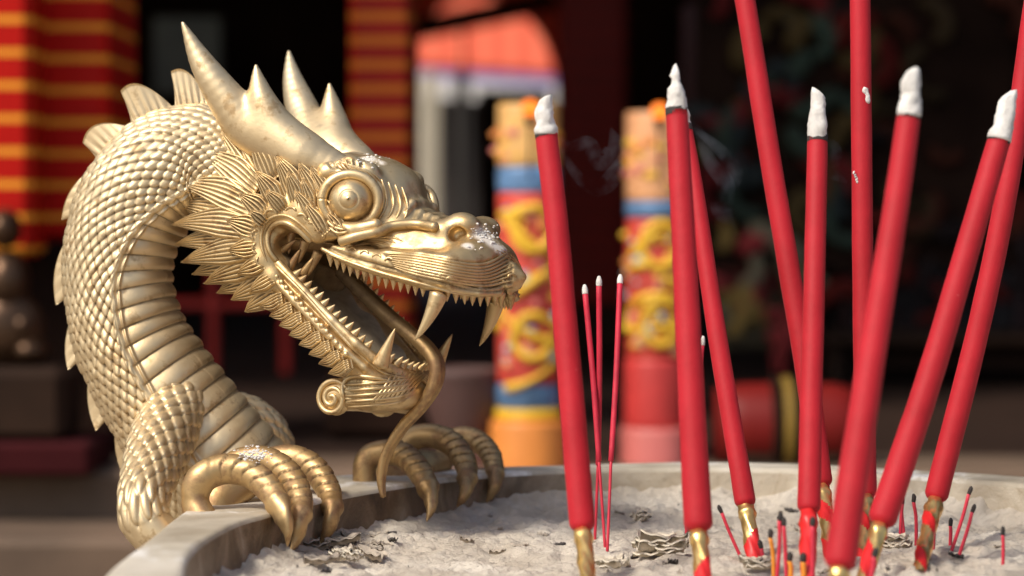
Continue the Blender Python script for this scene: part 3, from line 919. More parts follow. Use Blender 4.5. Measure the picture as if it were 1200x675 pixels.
# ---- forelegs ---------------------------------------------------------------------------------------
def leg_mesh(path, seg=150, nn=200, row=.155, ncol=12, lift=.085, cuff=None):
    c = np.array([np.concatenate([P(x, y, d), [r]]) for x, y, d, r in path])
    q = catmull(c, nn); cc, r = q[:, :3], q[:, 3]; T, N, B = frames(cc, (0, -1, .1))
    s = np.concatenate([[0], np.cumsum(np.linalg.norm(np.diff(cc, axis=0), axis=1))])[:, None]
    a = np.linspace(0, 2*np.pi, seg, endpoint=False)[None]
    aw = np.mod(a-np.pi*0+np.pi, 2*np.pi); pj_ = np.stack([s*1.2+0*a, np.cos(a)*.8+0*s, np.sin(a)*.8+0*s], -1)
    sh = scale_height(s/row+.30*noise3(pj_, 1.5, 2), aw/(2*np.pi)*ncol+.22*noise3(pj_+7, 1.5, 2))
    h = sh*lift*(1+.25*noise3(pj_+3, 3, 2))
    D = np.clip(1.15-sh/.5, 0, 1)*1.0
    if cuff is not None:
        m = np.clip((s-(s[-1]-cuff))/.12, 0, 1); h = h*(1-m)+m*.05; D = D*(1-m)
    R_ = r[:, None]+h
    v = cc[:, None]+R_[..., None]*(np.cos(a)[..., None]*N[:, None]+np.sin(a)[..., None]*B[:, None])
    return v.reshape(-1, 3), [tuple(x) for x in grid_faces(nn, seg, wrap_v=True).tolist()], D.ravel()
lg = MB(); lg.add(*leg_mesh([(222, 438, 31.45, .20), (210, 472, 31.1, .30), (192, 510, 30.6, .33), (177, 552, 29.95, .285), (168, 588, 29.4, .235), (174, 616, 29.3, .23), (198, 640, 29.3, .22)], cuff=.42))
lg_o = lg.build('foreleg', M['gold'], dragon)
lg = MB(); lg.add(*leg_mesh([(255, 478, 31.7, .12), (280, 490, 31.9, .26), (304, 508, 32.2, .29), (318, 535, 32.5, .27), (335, 575, 32.9, .25), (360, 600, 33.2, .26), (400, 600, 33.4, .22)]))
lgf_o = lg.build('foreleg', M['gold'], dragon)
def toe(path, seg=40, nn=130, sgn=1):
    c = np.array([np.concatenate([P(x, y, d), [r]]) for x, y, d, r in path])
    q = catmull(c, nn); cc, r = q[:, :3], q[:, 3]; T, N, B = frames(cc, (0, -.25, 1.0))
    s = np.concatenate([[0], np.cumsum(np.linalg.norm(np.diff(cc, axis=0), axis=1))])[:, None]; s = s/s[-1]
    a = np.linspace(0, 2*np.pi, seg, endpoint=False)[None]
    # knuckle folds on the upper side, smooth claw at the end
    ph = s*14-.55*np.cos(a)**2
    fp_ = np.mod(ph, 1); fold = -np.clip(1-fp_/.22, 0, 1)+.35*fp_
    m = np.clip((s-.28)*8, 0, 1)*np.clip((.74-s)*8, 0, 1)*np.clip(np.cos(a)+.45, 0, 1)
    h = fold*m*.026
    cl = np.clip((s-.76)*18, 0, 1); ring = .010*np.exp(-((s-.765)/.02)**2)
    pit = noise3(np.stack([cc[:, 0][:, None]+0*a, cc[:, 1][:, None]+np.sin(a)*.15, cc[:, 2][:, None]+np.cos(a)*.15], -1), 9, 3)
    R_ = r[:, None]*1.06*(1+.45*np.clip((s-.72)*4, 0, 1)*np.clip((1-s)*8, 0, 1))+h+ring+.012*pit*np.clip((s-.4)*4, 0, 1)
    v = cc[:, None]+R_[..., None]*(np.cos(a)[..., None]*N[:, None]+np.sin(a)[..., None]*B[:, None]*(.92-.25*cl[..., None]))
    v = v.reshape(-1, 3); f = [tuple(x) for x in grid_faces(nn, seg, wrap_v=True).tolist()]
    f.append(tuple(range(seg))[::-1]); f.append(tuple((nn-1)*seg+i for i in range(seg)))
    return v, f, (np.clip(-fold, 0, 1)*m*1.0+0*R_).ravel()
TO1 = [[(240, 618, 29.0, .20), (229, 588, 29.1, .165), (236, 562, 29.1, .17), (262, 550, 29.15, .165), (293, 555, 29.1, .16), (316, 575, 28.95, .15), (330, 600, 28.7, .125), (337, 622, 28.6, .07), (337, 640, 28.6, .012)],
       [(262, 560, 29.9, .18), (283, 543, 29.9, .175), (312, 541, 29.85, .17), (338, 558, 29.7, .165), (352, 585, 29.4, .145), (352, 610, 29.1, .115), (347, 632, 29.0, .065), (340, 648, 28.9, .012)],
       [(300, 560, 30.7, .17), (318, 542, 30.7, .165), (345, 538, 30.65, .16), (370, 552, 30.55, .16), (386, 578, 30.3, .145), (389, 602, 30.0, .115), (384, 622, 29.9, .065), (376, 636, 29.9, .012)]]
TO2 = [[(428, 575, 32.2, .16), (428, 545, 32.2, .15), (440, 532, 32.2, .15), (468, 532, 32.1, .16), (490, 550, 31.8, .155), (503, 575, 31.5, .13), (505, 595, 31.3, .075), (500, 611, 31.2, .012)],
       [(470, 540, 33.0, .15), (483, 515, 33.0, .15), (508, 511, 32.9, .15), (532, 522, 32.8, .155), (546, 545, 32.5, .145), (547, 568, 32.2, .11), (542, 584, 32.0, .06), (536, 594, 32.0, .012)],
       [(520, 540, 33.8, .14), (532, 516, 33.8, .14), (553, 514, 33.7, .14), (570, 526, 33.5, .14), (579, 545, 33.2, .13), (580, 565, 32.9, .10), (576, 578, 32.8, .055), (570, 588, 32.8, .012)]]
toe_geo = []
for grp, par in ((TO1, lg_o), (TO2, lgf_o)):
    for pth in grp:
        v, f, D = toe(pth)
        MB().add(v, f, D).build('toe', M['gold_worn'], par)
        if par is lg_o: toe_geo.append((v, f))
# palms over the rim
v, f = tube([P(250, 600, 29.6), P(262, 580, 29.7), P(290, 562, 29.9), P(318, 556, 30.2)], [.22, .24, .22, .14], seg=24, n=30, flat=.7); MB().add(v, f).build('palm', M['gold_worn'], lg_o)
v, f = tube([P(420, 590, 33.0), P(450, 560, 32.9), P(490, 545, 33.1), P(525, 540, 33.5)], [.22, .22, .2, .12], seg=24, n=30, flat=.6); MB().add(v, f).build('palm', M['gold_worn'], lgf_o)
# ================================================================ CAULDRON
m, nt, b = new_mat('pale_weathered_stone')
big = nz(nt, 6, 6, .65); fine = nz(nt, 60, 6, .7)
c = ramp(nt, [(.30, (.29, .24, .17)), (.5, (.48, .43, .34)), (.66, (.64, .59, .50))]); nt.links.new(big, c.inputs[0])
c2 = mixc(nt, mapr(nt, fine, .55, .7, 0, .5), c.outputs[0], (.30, .24, .17))
c3 = mixc(nt, mapr(nt, nz(nt, 11, 6, .7), .56, .64, 0, .85), c2, (.80, .79, .76))
nt.links.new(c3, b.inputs['Base Color']); b.inputs['Roughness'].default_value = .62
bump(nt, b, math_n(nt, 'ADD', fine, big), .5, .002); M['stone'] = m
m, nt, b = new_mat('brown_stained_wall')
tc = nt.nodes.new('ShaderNodeTexCoord'); mp = nt.nodes.new('ShaderNodeMapping'); mp.inputs['Scale'].default_value = (14, 14, 9)
nt.links.new(tc.outputs['Object'], mp.inputs[0]); big = nz(nt, 1.2, 6, .65, vec=mp.outputs[0], dist=1.2); fine = nz(nt, 70, 6, .7)
c = ramp(nt, [(.28, (.06, .035, .018)), (.45, (.15, .095, .05)), (.60, (.27, .19, .12)), (.74, (.45, .38, .29))]); nt.links.new(big, c.inputs[0])
sxx = nt.nodes.new('ShaderNodeSeparateXYZ'); nt.links.new(tc.outputs['Object'], sxx.inputs[0])
paleside = math_n(nt, 'ADD', sxx.outputs[0], mapr(nt, nz(nt, 9, 5), .3, .7, -.05, .05))
nt.links.new(mixc(nt, mapr(nt, paleside, -.15, -.07, 0, 1), c.outputs[0], mixc(nt, mapr(nt, big, .35, .65, 0, 1), (.36, .29, .20), (.56, .50, .40))), b.inputs['Base Color']); b.inputs['Roughness'].default_value = .45
bump(nt, b, math_n(nt, 'ADD', fine, big), .6, .004); M['stain'] = m
m, nt, b = new_mat('incense_ash')
big = nz(nt, 12, 6, .65); fine = nz(nt, 130, 6, .75); sp_ = nz(nt, 60, 4, .8)
c = ramp(nt, [(.3, (.46, .395, .315)), (.5, (.64, .57, .475)), (.72, (.80, .74, .64))]); nt.links.new(big, c.inputs[0])
c2 = mixc(nt, mapr(nt, sp_, .66, .74, 0, .5), c.outputs[0], (.22, .17, .13))
nt.links.new(c2, b.inputs['Base Color']); b.inputs['Roughness'].default_value = .9; b.inputs['Specular IOR Level'].default_value = .15
bump(nt, b, math_n(nt, 'ADD', fine, big), .9, .006); M['ash'] = m

OUT = [(120, 675), (170, 633), (220, 595), (268, 573), (330, 562), (398, 556), (484, 551), (600, 546), (700, 543), (800, 541), (900, 542), (1000, 546), (1200, 558)]
INN = [(216, 675), (220, 652), (240, 632), (277, 612), (310, 602), (360, 588), (420, 576), (500, 563), (600, 553), (700, 549), (800, 548), (900, 549), (1000, 553), (1200, 567)]
oo = np.array([PZ(x, y, 0) for x, y in OUT]); ii = np.array([PZ(x, y, 0) for x, y in INN])
front_o = np.array([(8.6, 30.0, 0), (9.4, 26.5, 0), (9.0, 22.5, 0), (7.0, 19.0, 0), (3.6, 17.3, 0), (0, 17.5, 0), (-2.4, 19.2, 0), (-3.5, 21.5, 0)])
front_i = np.array([(8.0, 29.4, 0), (8.65, 26.5, 0), (8.2, 22.9, 0), (6.5, 19.8, 0), (3.4, 18.2, 0), (.3, 18.3, 0), (-1.8, 19.7, 0), (-2.8, 21.7, 0)])
def closed(pts, n):
    p = np.concatenate([pts[-3:], pts, pts[:3]])
    q = catmull(p, n*2)
    # cut to one loop by arc angle round the centre
    c = pts.mean(0); a = np.unwrap(np.arctan2(q[:, 1]-c[1], q[:, 0]-c[0]))
    a0 = a[len(a)//2]-np.pi if a[-1] > a[0] else a[len(a)//2]+np.pi
    t = a0+np.linspace(0, 2*np.pi, n, endpoint=False)*(1 if a[-1] > a[0] else -1)
    o = np.argsort(a); x = np.interp(t, a[o], q[o, 0]); y = np.interp(t, a[o], q[o, 1])
    return np.stack([x, y, 0*x], 1)
NR = 360
LO = closed(np.concatenate([oo, front_o]), NR); LI = closed(np.concatenate([ii, front_i]), NR)
# resample the inner loop at the angles of the outer one
cc = np.array([2.6, 26.0, 0])
def by_angle(L):
    a = np.arctan2(L[:, 1]-cc[1], L[:, 0]-cc[0]); o = np.argsort(a); a, L = a[o], L[o]
    t = np.linspace(-np.pi, np.pi, NR, endpoint=False)
    return np.stack([np.interp(t, a, L[:, k], period=2*np.pi) for k in range(3)], 1)
LO, LI = by_angle(LO), by_angle(LI)
burner = thing('incense_burner', cc+np.array([0, 0, -14.9]), 'big round stone incense burner with a broad pale rim, filled with grey ash', 'incense burner')
outd = norm(LO-cc)*np.array([1, 1, 0])
def ring_mesh(rows):
    g = np.stack(rows); n = len(rows)
    return g.reshape(-1, 3), grid_faces(n, NR, wrap_v=True)
Zv = lambda L, z, d=0.0: L*np.array([1, 1, 0])+np.array([0, 0, z])+outd*d
nse = (noise3(LO, .9, 4)[:, None])*np.array([0, 0, .02])
top_rows = [Zv(LO, -.75, -.05), Zv(LO, -.45, .0), Zv(LO, -.07, .0), Zv(LO, -.015, -.03), Zv(LO, 0, -.08)+nse]
for t in (.3, .6, .85): top_rows.append(Zv(LO*(1-t)+LI*t, 0, 0)+nse*(1+t))
top_rows += [Zv(LI, 0, .06)+nse, Zv(LI, -.02, .015), Zv(LI, -.06, 0)]
v, f = ring_mesh(top_rows); MB().add(v, f).build('rim', M['stone'], burner)
v, f = ring_mesh([Zv(LI, -.06, 0), Zv(LI, -.3, -.02), Zv(LI, -.7, -.05), Zv(LI, -1.4, -.2)])
v = v+outd[np.tile(np.arange(NR), 4)]*(noise3(v, 1.4, 4)[:, None]*.05*np.repeat([0, 1, 1, 1], NR)[:, None])
MB().add(v, f).build('inner_wall', M['stain'], burner)
v, f = ring_mesh([Zv(LO, -.75, -.05), Zv(LO, -.9, -.3), Zv(LO, -2, -.2), Zv(LO, -4, -.5), Zv(LO, -6, -1.6), Zv(LO, -7.5, -3.2), Zv(LO, -8.5, -3.6), Zv(LO, -13.5, -3.0), Zv(LO, -14.9, -2.2)])
MB().add(v, f).build('bowl', M['stone'], burner)

# ash bed --------------------------------------------------------------------------------------
nr_, = (150,)
ts = np.linspace(0, 1, nr_)**.75
g = cc[None, None]*(1-ts[:, None, None])+LI[None]*ts[:, None, None]
# fine rectangular sheet where the photo looks, clipped to the bowl, is easier to detail
xs = np.linspace(-3.4, 8.8, 560); ys = np.linspace(23.2, 35, 560)
def ash_z(x, y):
    p = np.stack([x, y, 0*x], -1)
    z = -.60+.10*noise3(p, .35, 2)+.085*noise3(p+5, 1.1, 3)
    r = noise3(p+9, 2.6, 4); z = z+.075*(1-np.abs(r)*2.2)*np.clip(noise3(p+3, .5, 2)+.6, 0, 1.2)+.05*noise3(p+1, 7, 3)
    rr = noise3(p*np.array([.6, 2.0, 1])+31, 1.5, 4); z = z+.05*np.clip(1-np.abs(rr)*5, 0, 1)
    # banked up against the far wall
    z = z+.20*np.clip((y-31.5)/2.5, 0, 1)+.12*np.clip((x-3)/4, 0, 1)
    return z
import bisect
la = np.arctan2(LI[:, 1]-cc[1], LI[:, 0]-cc[0]); lr = np.linalg.norm((LI-cc)[:, :2], axis=1)
def wall_r(x, y): return np.interp(np.arctan2(y-cc[1], x-cc[0]), la, lr, period=2*np.pi)
X, Y = np.meshgrid(xs, ys, indexing='ij')
Zz = ash_z(X, Y); rw = wall_r(X, Y); rad = np.hypot(X-cc[0], Y-cc[1])
Zz = Zz+.12*np.clip(1-(rw-rad)/.5, 0, 1)**2
keep = rad < rw+.12
nX, nY = len(xs), len(ys)
idx = np.arange(nX*nY).reshape(nX, nY)
fq = np.stack([idx[:-1, :-1], idx[1:, :-1], idx[1:, 1:], idx[:-1, 1:]], -1).reshape(-1, 4)
kf = keep.ravel()[fq].all(1); fq = fq[kf]
used = np.unique(fq); remap = -np.ones(nX*nY, int); remap[used] = np.arange(len(used))
av = np.stack([X, Y, Zz], -1).reshape(-1, 3)[used]
ashm = MB().add(av, remap[fq])
# coarse front half of the bed
n1 = 40; gx = np.linspace(-3, 8.8, 60); gy = np.linspace(17.6, 23.25, n1)
X2, Y2 = np.meshgrid(gx, gy, indexing='ij'); ok = np.hypot(X2-cc[0], Y2-cc[1]) < wall_r(X2, Y2)+.25
i2 = np.arange(60*n1).reshape(60, n1); f2 = np.stack([i2[:-1, :-1], i2[1:, :-1], i2[1:, 1:], i2[:-1, 1:]], -1).reshape(-1, 4)
f2 = f2[ok.ravel()[f2].all(1)]; u2 = np.unique(f2); r2 = -np.ones(60*n1, int); r2[u2] = np.arange(len(u2))
ashm.add(np.stack([X2, Y2, ash_z(X2, Y2)-.004], -1).reshape(-1, 3)[u2], r2[f2])
ash_o = tag(ashm.build('ash_bed', M['ash'], None, loc=cc+np.array([0, 0, -.7])), 'pale grey uneven incense ash filling the burner', 'ash', kind='stuff')
def on_ash(px, py):
    p = PZ(px, py, -.55)
    for _ in range(4):
        z = float(ash_z(np.array(p[0]), np.array(p[1]))); p = PZ(px, py, z)
    return p

# flakes and burnt scraps: uncountable litter in one object
def flake(c, L, W, ang, curl, tilt, th=.012, seed=0):
    n = 12; m = 5; u = np.linspace(-1, 1, n)[:, None]; v = np.linspace(-1, 1, m)[None]
    w = W*(1-.5*u**2)*(1+.25*np.sin(u*5+seed))
    x = u*L+0*v; y = v*w; z = curl*(np.abs(v)**2)*W*1.4+tilt*u*L+.25*curl*u**2*L+.012*np.sin(u*9+v*4+seed)
    ca, sa = math.cos(ang), math.sin(ang)
    p = np.stack([x*ca-y*sa, x*sa+y*ca, z+0*x], -1).reshape(-1, 3)+c
    k = n*m; F = [tuple(q) for q in grid_faces(n, m).tolist()]+[tuple(q+k)[::-1] for q in grid_faces(n, m)]
    for i in range(n-1):
        F.append((i*m, (i+1)*m, (i+1)*m+k, i*m+k)); j = m-1; F.append((i*m+j, i*m+j+k, (i+1)*m+j+k, (i+1)*m+j))
    for j in range(m-1):
        F.append((j, j+k, j+1+k, j+1)); a = (n-1)*m; F.append((a+j, a+j+1, a+j+1+k, a+j+k))
    return np.concatenate([p, p-[0, 0, th]]), F
R_ = random.Random(5)
lit = MB(); litd = MB()
for i in range(190):
    x = R_.uniform(-3.0, 7.4); y = R_.uniform(24, 34.2)
    if math.hypot(x-cc[0], y-cc[1]) > float(wall_r(np.array(x), np.array(y)))-.1: continue
    z = float(ash_z(np.array(x), np.array(y)))
    sc = R_.uniform(.025, .10)*(1.4 if R_.random() < .12 else 1)
    v, f = flake(np.array([x, y, z+.015]), sc, sc*R_.uniform(.2, .6), R_.uniform(0, 6.3), R_.uniform(-.4, .9), R_.uniform(-.3, .3), seed=i)
    (litd if R_.random() < .3 else lit).add(v, f)
for i in range(28):     # bigger flakes piled by the left claws
    px = R_.gauss(405, 40); py = R_.gauss(648, 11)
    if py < 632 or px < 330: continue
    c = on_ash(px, py); sc = R_.uniform(.07, .22)
    v, f = flake(c+[0, 0, .04], sc, sc*R_.uniform(.3, .6), R_.uniform(-.6, .8), R_.uniform(.1, .9), R_.uniform(-.35, .35), seed=i, th=.02)
    lit.add(v, f)
M['flake'] = simple('grey_brown_flake', (.42, .36, .29), .85, .35, 90, bumpd=.0006)
M['char'] = simple('charred_flake', (.07, .06, .055), .8, .4, 60)
tag(lit.build('ash_flakes', M['flake'], None, loc=cc+[0, 0, -.6]), 'curled grey ash flakes scattered over the ash', 'ash flakes', kind='stuff')
tag(litd.build('charred_bits', M['char'], None, loc=cc+[0, 0, -.6]), 'dark charred bits scattered over the ash', 'charred bits', kind='stuff')
# recognisable pieces of fallen ash
M['paleash'] = simple('pale_ash_crust', (.68, .61, .49), .85, .25, 70, bumpd=.0008)
def crust(px, py, L, W, ang, seed, label, name='ash_chunk'):
    c = on_ash(px, py); mb = MB(); rr = random.Random(seed)
    for k in range(7):
        v, f = flake(c+[rr.uniform(-.35, .35)*L, rr.uniform(-.2, .2)*W, .03+.03*k*W/.15*rr.random()], L*rr.uniform(.45, .85), W*rr.uniform(.5, 1), ang+rr.uniform(-.35, .35), rr.uniform(.2, .9), rr.uniform(-.15, .15), th=.025, seed=seed+k)
        mb.add(v, f)
    tag(mb.build(name, M['paleash'], None, loc=c), label, 'ash chunk', 'fallen ash crusts')
crust(774, 652, .36, .13, .05, 3, 'long cream crust of fallen ash lying behind the second thick stick from the left')
crust(718, 667, .22, .09, -.1, 5, 'small flat grey crust of ash beside the gold foot of the leftmost thick stick')
crust(1050, 645, .24, .12, .2, 8, 'rounded pale ash crust between the two leaning sticks on the right')
crust(752, 612, .12, .10, .9, 12, 'little upright ash crumb in the middle of the ash near the far wall')
crust(408, 657, .20, .08, .1, 14, 'brown-grey curled ash crust lying on the ash just right of the left claws')
crust(890, 668, .20, .09, .0, 17, 'pale ash lump at the foot of the burnt twigs at the lower edge')

# ================================================================ INCENSE
m, nt, b = new_mat('matte_red_incense')
n1 = nz(nt, 25, 5, .6); n2 = nz(nt, 300, 5, .7)
c = ramp(nt, [(.3, (.37, .007, .014)), (.7, (.50, .012, .024))]); nt.links.new(n1, c.inputs[0])
c2 = mixc(nt, mapr(nt, nz(nt, 45, 5, .75), .68, .76, 0, .35), c.outputs[0], (.75, .35, .33))
nt.links.new(c2, b.inputs['Base Color']); b.inputs['Roughness'].default_value = .62; b.inputs['Specular IOR Level'].default_value = .35
b.inputs['Sheen Weight'].default_value = .08; b.inputs['Sheen Tint'].default_value = (1, .5, .5, 1)
bump(nt, b, n2, .4, .0006); M['red'] = m
M['redpaper'] = simple('glossy_red_paper', (.62, .02, .02), .35, .15, 30)
M['foil'] = simple('gold_foil_paper', (.80, .55, .20), .28, .2, 40, .85, .0006)
M['thin'] = simple('thin_red_stick', (.55, .02, .05), .6, .2, 60)
M['thinlow'] = simple('dyed_bamboo_splint', (.60, .03, .06), .5, .2, 60)
M['orangestick'] = simple('orange_bamboo_splint', (.75, .28, .03), .5, .2, 60)
M['ashtip'] = simple('white_ash_tip', (.70, .68, .64), .9, .22, 110, bumpd=.0010)
M['burn'] = simple('burnt_black_end', (.035, .028, .025), .8, .3, 60)
def proj(p): p = np.asarray(p)-CAM; z = p@AX; return 600+FPX*p[0]/z, 337.5-FPX*(p@UPV)/z
def sc_w(w, d): return w/2*d/FPX
def ash_tip(base, top, r, seed, knob=False):
    rr = random.Random(seed); n = 14; seg = 22
    ax = top-base; L = np.linalg.norm(ax)
    t = np.linspace(0, 1, n)
    off = np.cumsum(np.array([[rr.gauss(0, 1), rr.gauss(0, 1), 0] for _ in range(n)]), 0)*r*.045
    c = base+ax*t[:, None]+off*np.clip(t*2, 0, 1)[:, None]
    lean = rr.uniform(-.5, .5)
    rad = r*(1.0-.38*t**1.3)*(1+.05*np.sin(t*9+seed))
    if knob: rad = r*np.interp(t, [0, .5, .58, .66, .74, .86, .95, 1], [1, .86, .62, .36, .38, .46, .40, .25])
    a = np.linspace(0, 2*np.pi, seg, endpoint=False)
    T, N, B = frames(c, (0, -1, .1))
    nn = noise3(np.stack([np.cos(a)[None]*1.5+seed+0*t[:, None], np.sin(a)[None]*1.5+0*t[:, None], t[:, None]*5+0*a[None]], -1), 1.3, 4)
    R2 = rad[:, None]*(1+.32*nn*np.clip(t*5, .15, 1)[:, None])
    # slanting broken top
    v = c[:, None]+R2[..., None]*(np.cos(a)[None, :, None]*N[:, None]+np.sin(a)[None, :, None]*B[:, None])
    v[-3:] += (ax/L)[None, None]*(np.cos(a-seed)[None, :, None]*np.array([.1, .3, .5])[:, None, None]*r*.8)
    v = v.reshape(-1, 3); f = [tuple(x) for x in grid_faces(n, seg, wrap_v=True).tolist()]
    v = np.concatenate([v, [c[-1]+ax/L*r*.25]]); k = len(v)-1
    for j in range(seg): f.append((k, (n-1)*seg+(j+1) % seg, (n-1)*seg+j))
    f.append(tuple(range(seg)))
    return v, f
def thick_stick(name, pts, dtop, dbot, w0, w1, tip, foot, label, group='thick red incense sticks', foot_kind='wrap', knob=False, seed=1, chips=()):
    """pts: pixel polyline from top to the rounded bottom end; tip: pixel of the top of the ash or None; foot: pixel where the splint enters the ash"""
    n = len(pts); L = np.concatenate([[0], np.cumsum([math.dist(pts[i], pts[i+1]) for i in range(n-1)])]); L /= L[-1]
    pf = on_ash(*foot)
    P3 = [P(x, y, dtop+(dbot-dtop)*t) for (x, y), t in zip(pts, L)]
    rad = [sc_w(w0+(w1-w0)*t, dtop+(dbot-dtop)*t) for t in L]
    st = thing(name, pf, label, 'incense stick', group)
    q = catmull(np.concatenate([np.array(P3), np.array(rad)[:, None]], 1), 60)
    # rounded bottom end
    r1 = q[-1, 3]; ax = norm(q[-1, :3]-q[-2, :3]); end = []
    for k in range(1, 9):
        a = k/8*math.pi/2; end.append([*(q[-1, :3]+ax*r1*.75*math.sin(a)), max(r1*math.cos(a)**.8, .02)])
    q = np.concatenate([q, end]); T, N, B = frames(q[:, :3], (0, -1, .1)); seg = 28
    a = np.linspace(0, 2*np.pi, seg, endpoint=False)
    nn = noise3(np.stack([np.cos(a)[None]*.4+0*q[:, :1], np.sin(a)[None]*.4+0*q[:, :1], np.arange(len(q))[:, None]*.12+seed*5+0*a[None]], -1), 2, 3)
    R2 = q[:, 3][:, None]*(1+.035*nn)
    v = q[:, None, :3]+R2[..., None]*(np.cos(a)[None, :, None]*N[:, None]+np.sin(a)[None, :, None]*B[:, None])
    v = v.reshape(-1, 3); f = [tuple(x) for x in grid_faces(len(q), seg, wrap_v=True).tolist()]
    f.append(tuple(range(seg))[::-1]); f.append(tuple((len(q)-1)*seg+i for i in range(seg)))
    MB().add(v, f).build('incense_body', M['red'], st)
    if tip is not None:
        top = P(*tip, dtop); v, f = ash_tip(q[0, :3]-(top-q[0, :3])*.02, top, q[0, 3]*.99, seed, knob)
        MB().add(v, f).build('ash_tip', M['ashtip'], st)
        v, f = tube([q[0, :3]+(q[1, :3]-q[0, :3])*.6, q[0, :3]-norm(q[1, :3]-q[0, :3])*.035], [q[0, 3]*1.01]*2, seg=24, n=5); MB().add(v, f).build('burnt_edge', M['burn'], st)
    for (cx_, cy_, cr_) in chips:
        i_ = int(np.argmin([math.hypot(*(np.array(proj(x))-np.array([cx_, cy_]))) for x in q[:, :3]])); r_i = q[i_, 3]
        mb = MB()
        for k in range(5):
            v, f = sphere(backproj(cx_+(k-2)*.8, cy_+(k-2)*3, q[i_, :3])-np.array([0, r_i*.93, 0]), (cr_, .02, cr_*1.3), 6, 9); v = v+noise3(v, 25, 2)[:, None]*.02; mb.add(v, f)
        mb.build('pale_chip', M['ashtip'], st)
    # splint wrapped in red and gold paper
    a0 = q[-4, :3]; b0 = pf+(pf-a0)*.12; wr = .092
    nn_ = 70; t = np.linspace(0, 1, nn_); c = a0+(b0-a0)*t[:, None]; T, N, B = frames(c, (0, -1, .1)); seg = 20
    a = np.linspace(0, 2*np.pi, seg, endpoint=False)
    Ls = np.linalg.norm(b0-a0)
    turn = t[:, None]*Ls*4.2+a[None]
    fold = .008*np.sin(turn*2)+.006*np.sin(turn*5+1)
    rad2 = wr*(1-.15*t[:, None])*(1+.25*np.exp(-((t[:, None]-.12)/.05)**2))+fold
    v = (c[:, None]+rad2[..., None]*(np.cos(a)[None, :, None]*N[:, None]+np.sin(a)[None, :, None]*B[:, None])).reshape(-1, 3)
    fa = grid_faces(nn_, seg, wrap_v=True)
    ph = {'gold': (0, 9), 'wrap': (0, .5), 'red': (9, 10), 'redlow': (0, .22), 'wrapgold': (0, .62)}[foot_kind]
    ti = fa[:, 0]//seg; aj = fa[:, 0] % seg
    sp_ = np.mod((t[ti]*Ls*1.15+aj/seg), 1.0)
    if foot_kind == 'gold': isg = np.ones(len(fa), bool)
    elif foot_kind == 'red': isg = np.zeros(len(fa), bool)
    elif foot_kind == 'redlow': isg = t[ti] < .48+.12*np.sin(aj/seg*6.28)
    else: isg = sp_ < ph[1]
    if isg.any(): MB().add(v, fa[isg]).build('gold_paper', M['foil'], st)
    if (~isg).any(): MB().add(v, fa[~isg]).build('red_paper', M['redpaper'], st)
    return st
thick_stick('incense_stick', [(640, 157), (652, 260), (664, 400), (682, 612)], 28.3, 27.4, 26.5, 31, (638, 116), (690, 690), 'leftmost thick red incense stick, nearest the dragon snout, white ash tip and gold foot', foot_kind='gold', seed=1)
thick_stick('incense_stick', [(793, 131), (800, 260), (808, 420), (818, 612)], 27.8, 26.8, 26, 34, (791, 80), (826, 700), 'second thick red stick from the left, its white ash tip ending in a small knob', foot_kind='redlow', knob=True, seed=2)
thick_stick('incense_stick', [(802, 150), (815, 225), (840, 390), (873, 586)], 30.4, 29.1, 19, 25, (797, 118), (885, 662), 'thick red stick with its top hidden behind the knob-tipped stick, foot half gold half red', foot_kind='redlow', seed=3)
thick_stick('incense_stick', [(858, -60), (873, 0), (900, 170), (922, 300), (944, 430), (962, 562)], 31.5, 30.1, 24, 27, None, (974, 652), 'thick red stick leaning left and leaving the top edge, passing behind the upright ash-tipped one', foot_kind='wrap', seed=4)
thick_stick('incense_stick', [(958, 163), (955, 300), (951, 450), (948, 592)], 28.8, 27.5, 24, 27.5, (958, 109), (946, 692), 'upright thick red stick with squarish white ash tip, crossing in front of a leaning one', foot_kind='red', seed=5)
thick_stick('incense_stick', [(1007, -60), (1008, 0), (1010, 200), (1012, 400), (1015, 575)], 31.0, 30.2, 24, 25, None, (1010, 652), 'straight upright thick red stick leaving the top edge, with two small white scars', foot_kind='wrapgold', seed=6, chips=((1014, 112, .035), (1001, 208, .014)))
thick_stick('incense_stick', [(1065, 135), (1047, 260), (1018, 440), (985, 655)], 25.6, 24.6, 28, 38, (1070, 86), (983, 730), 'nearest and most blurred thick red stick, leaning right with a smooth white ash tip', foot_kind='gold', seed=7)
thick_stick('incense_stick', [(1171, 163), (1140, 270), (1090, 440), (1035, 605)], 28.0, 27.2, 27, 34, (1184, 109), (1008, 692), 'thick red stick leaning far right, slanting white ash tip in front of its neighbour', foot_kind='wrap', seed=8)
thick_stick('incense_stick', [(1222, -60), (1208, 30), (1184, 200), (1150, 370), (1098, 578)], 29.6, 28.9, 24, 28, None, (1078, 664), 'rightmost thick red stick leaving the top corner, its foot capped with crumpled gold foil', foot_kind='wrapgold', seed=9)
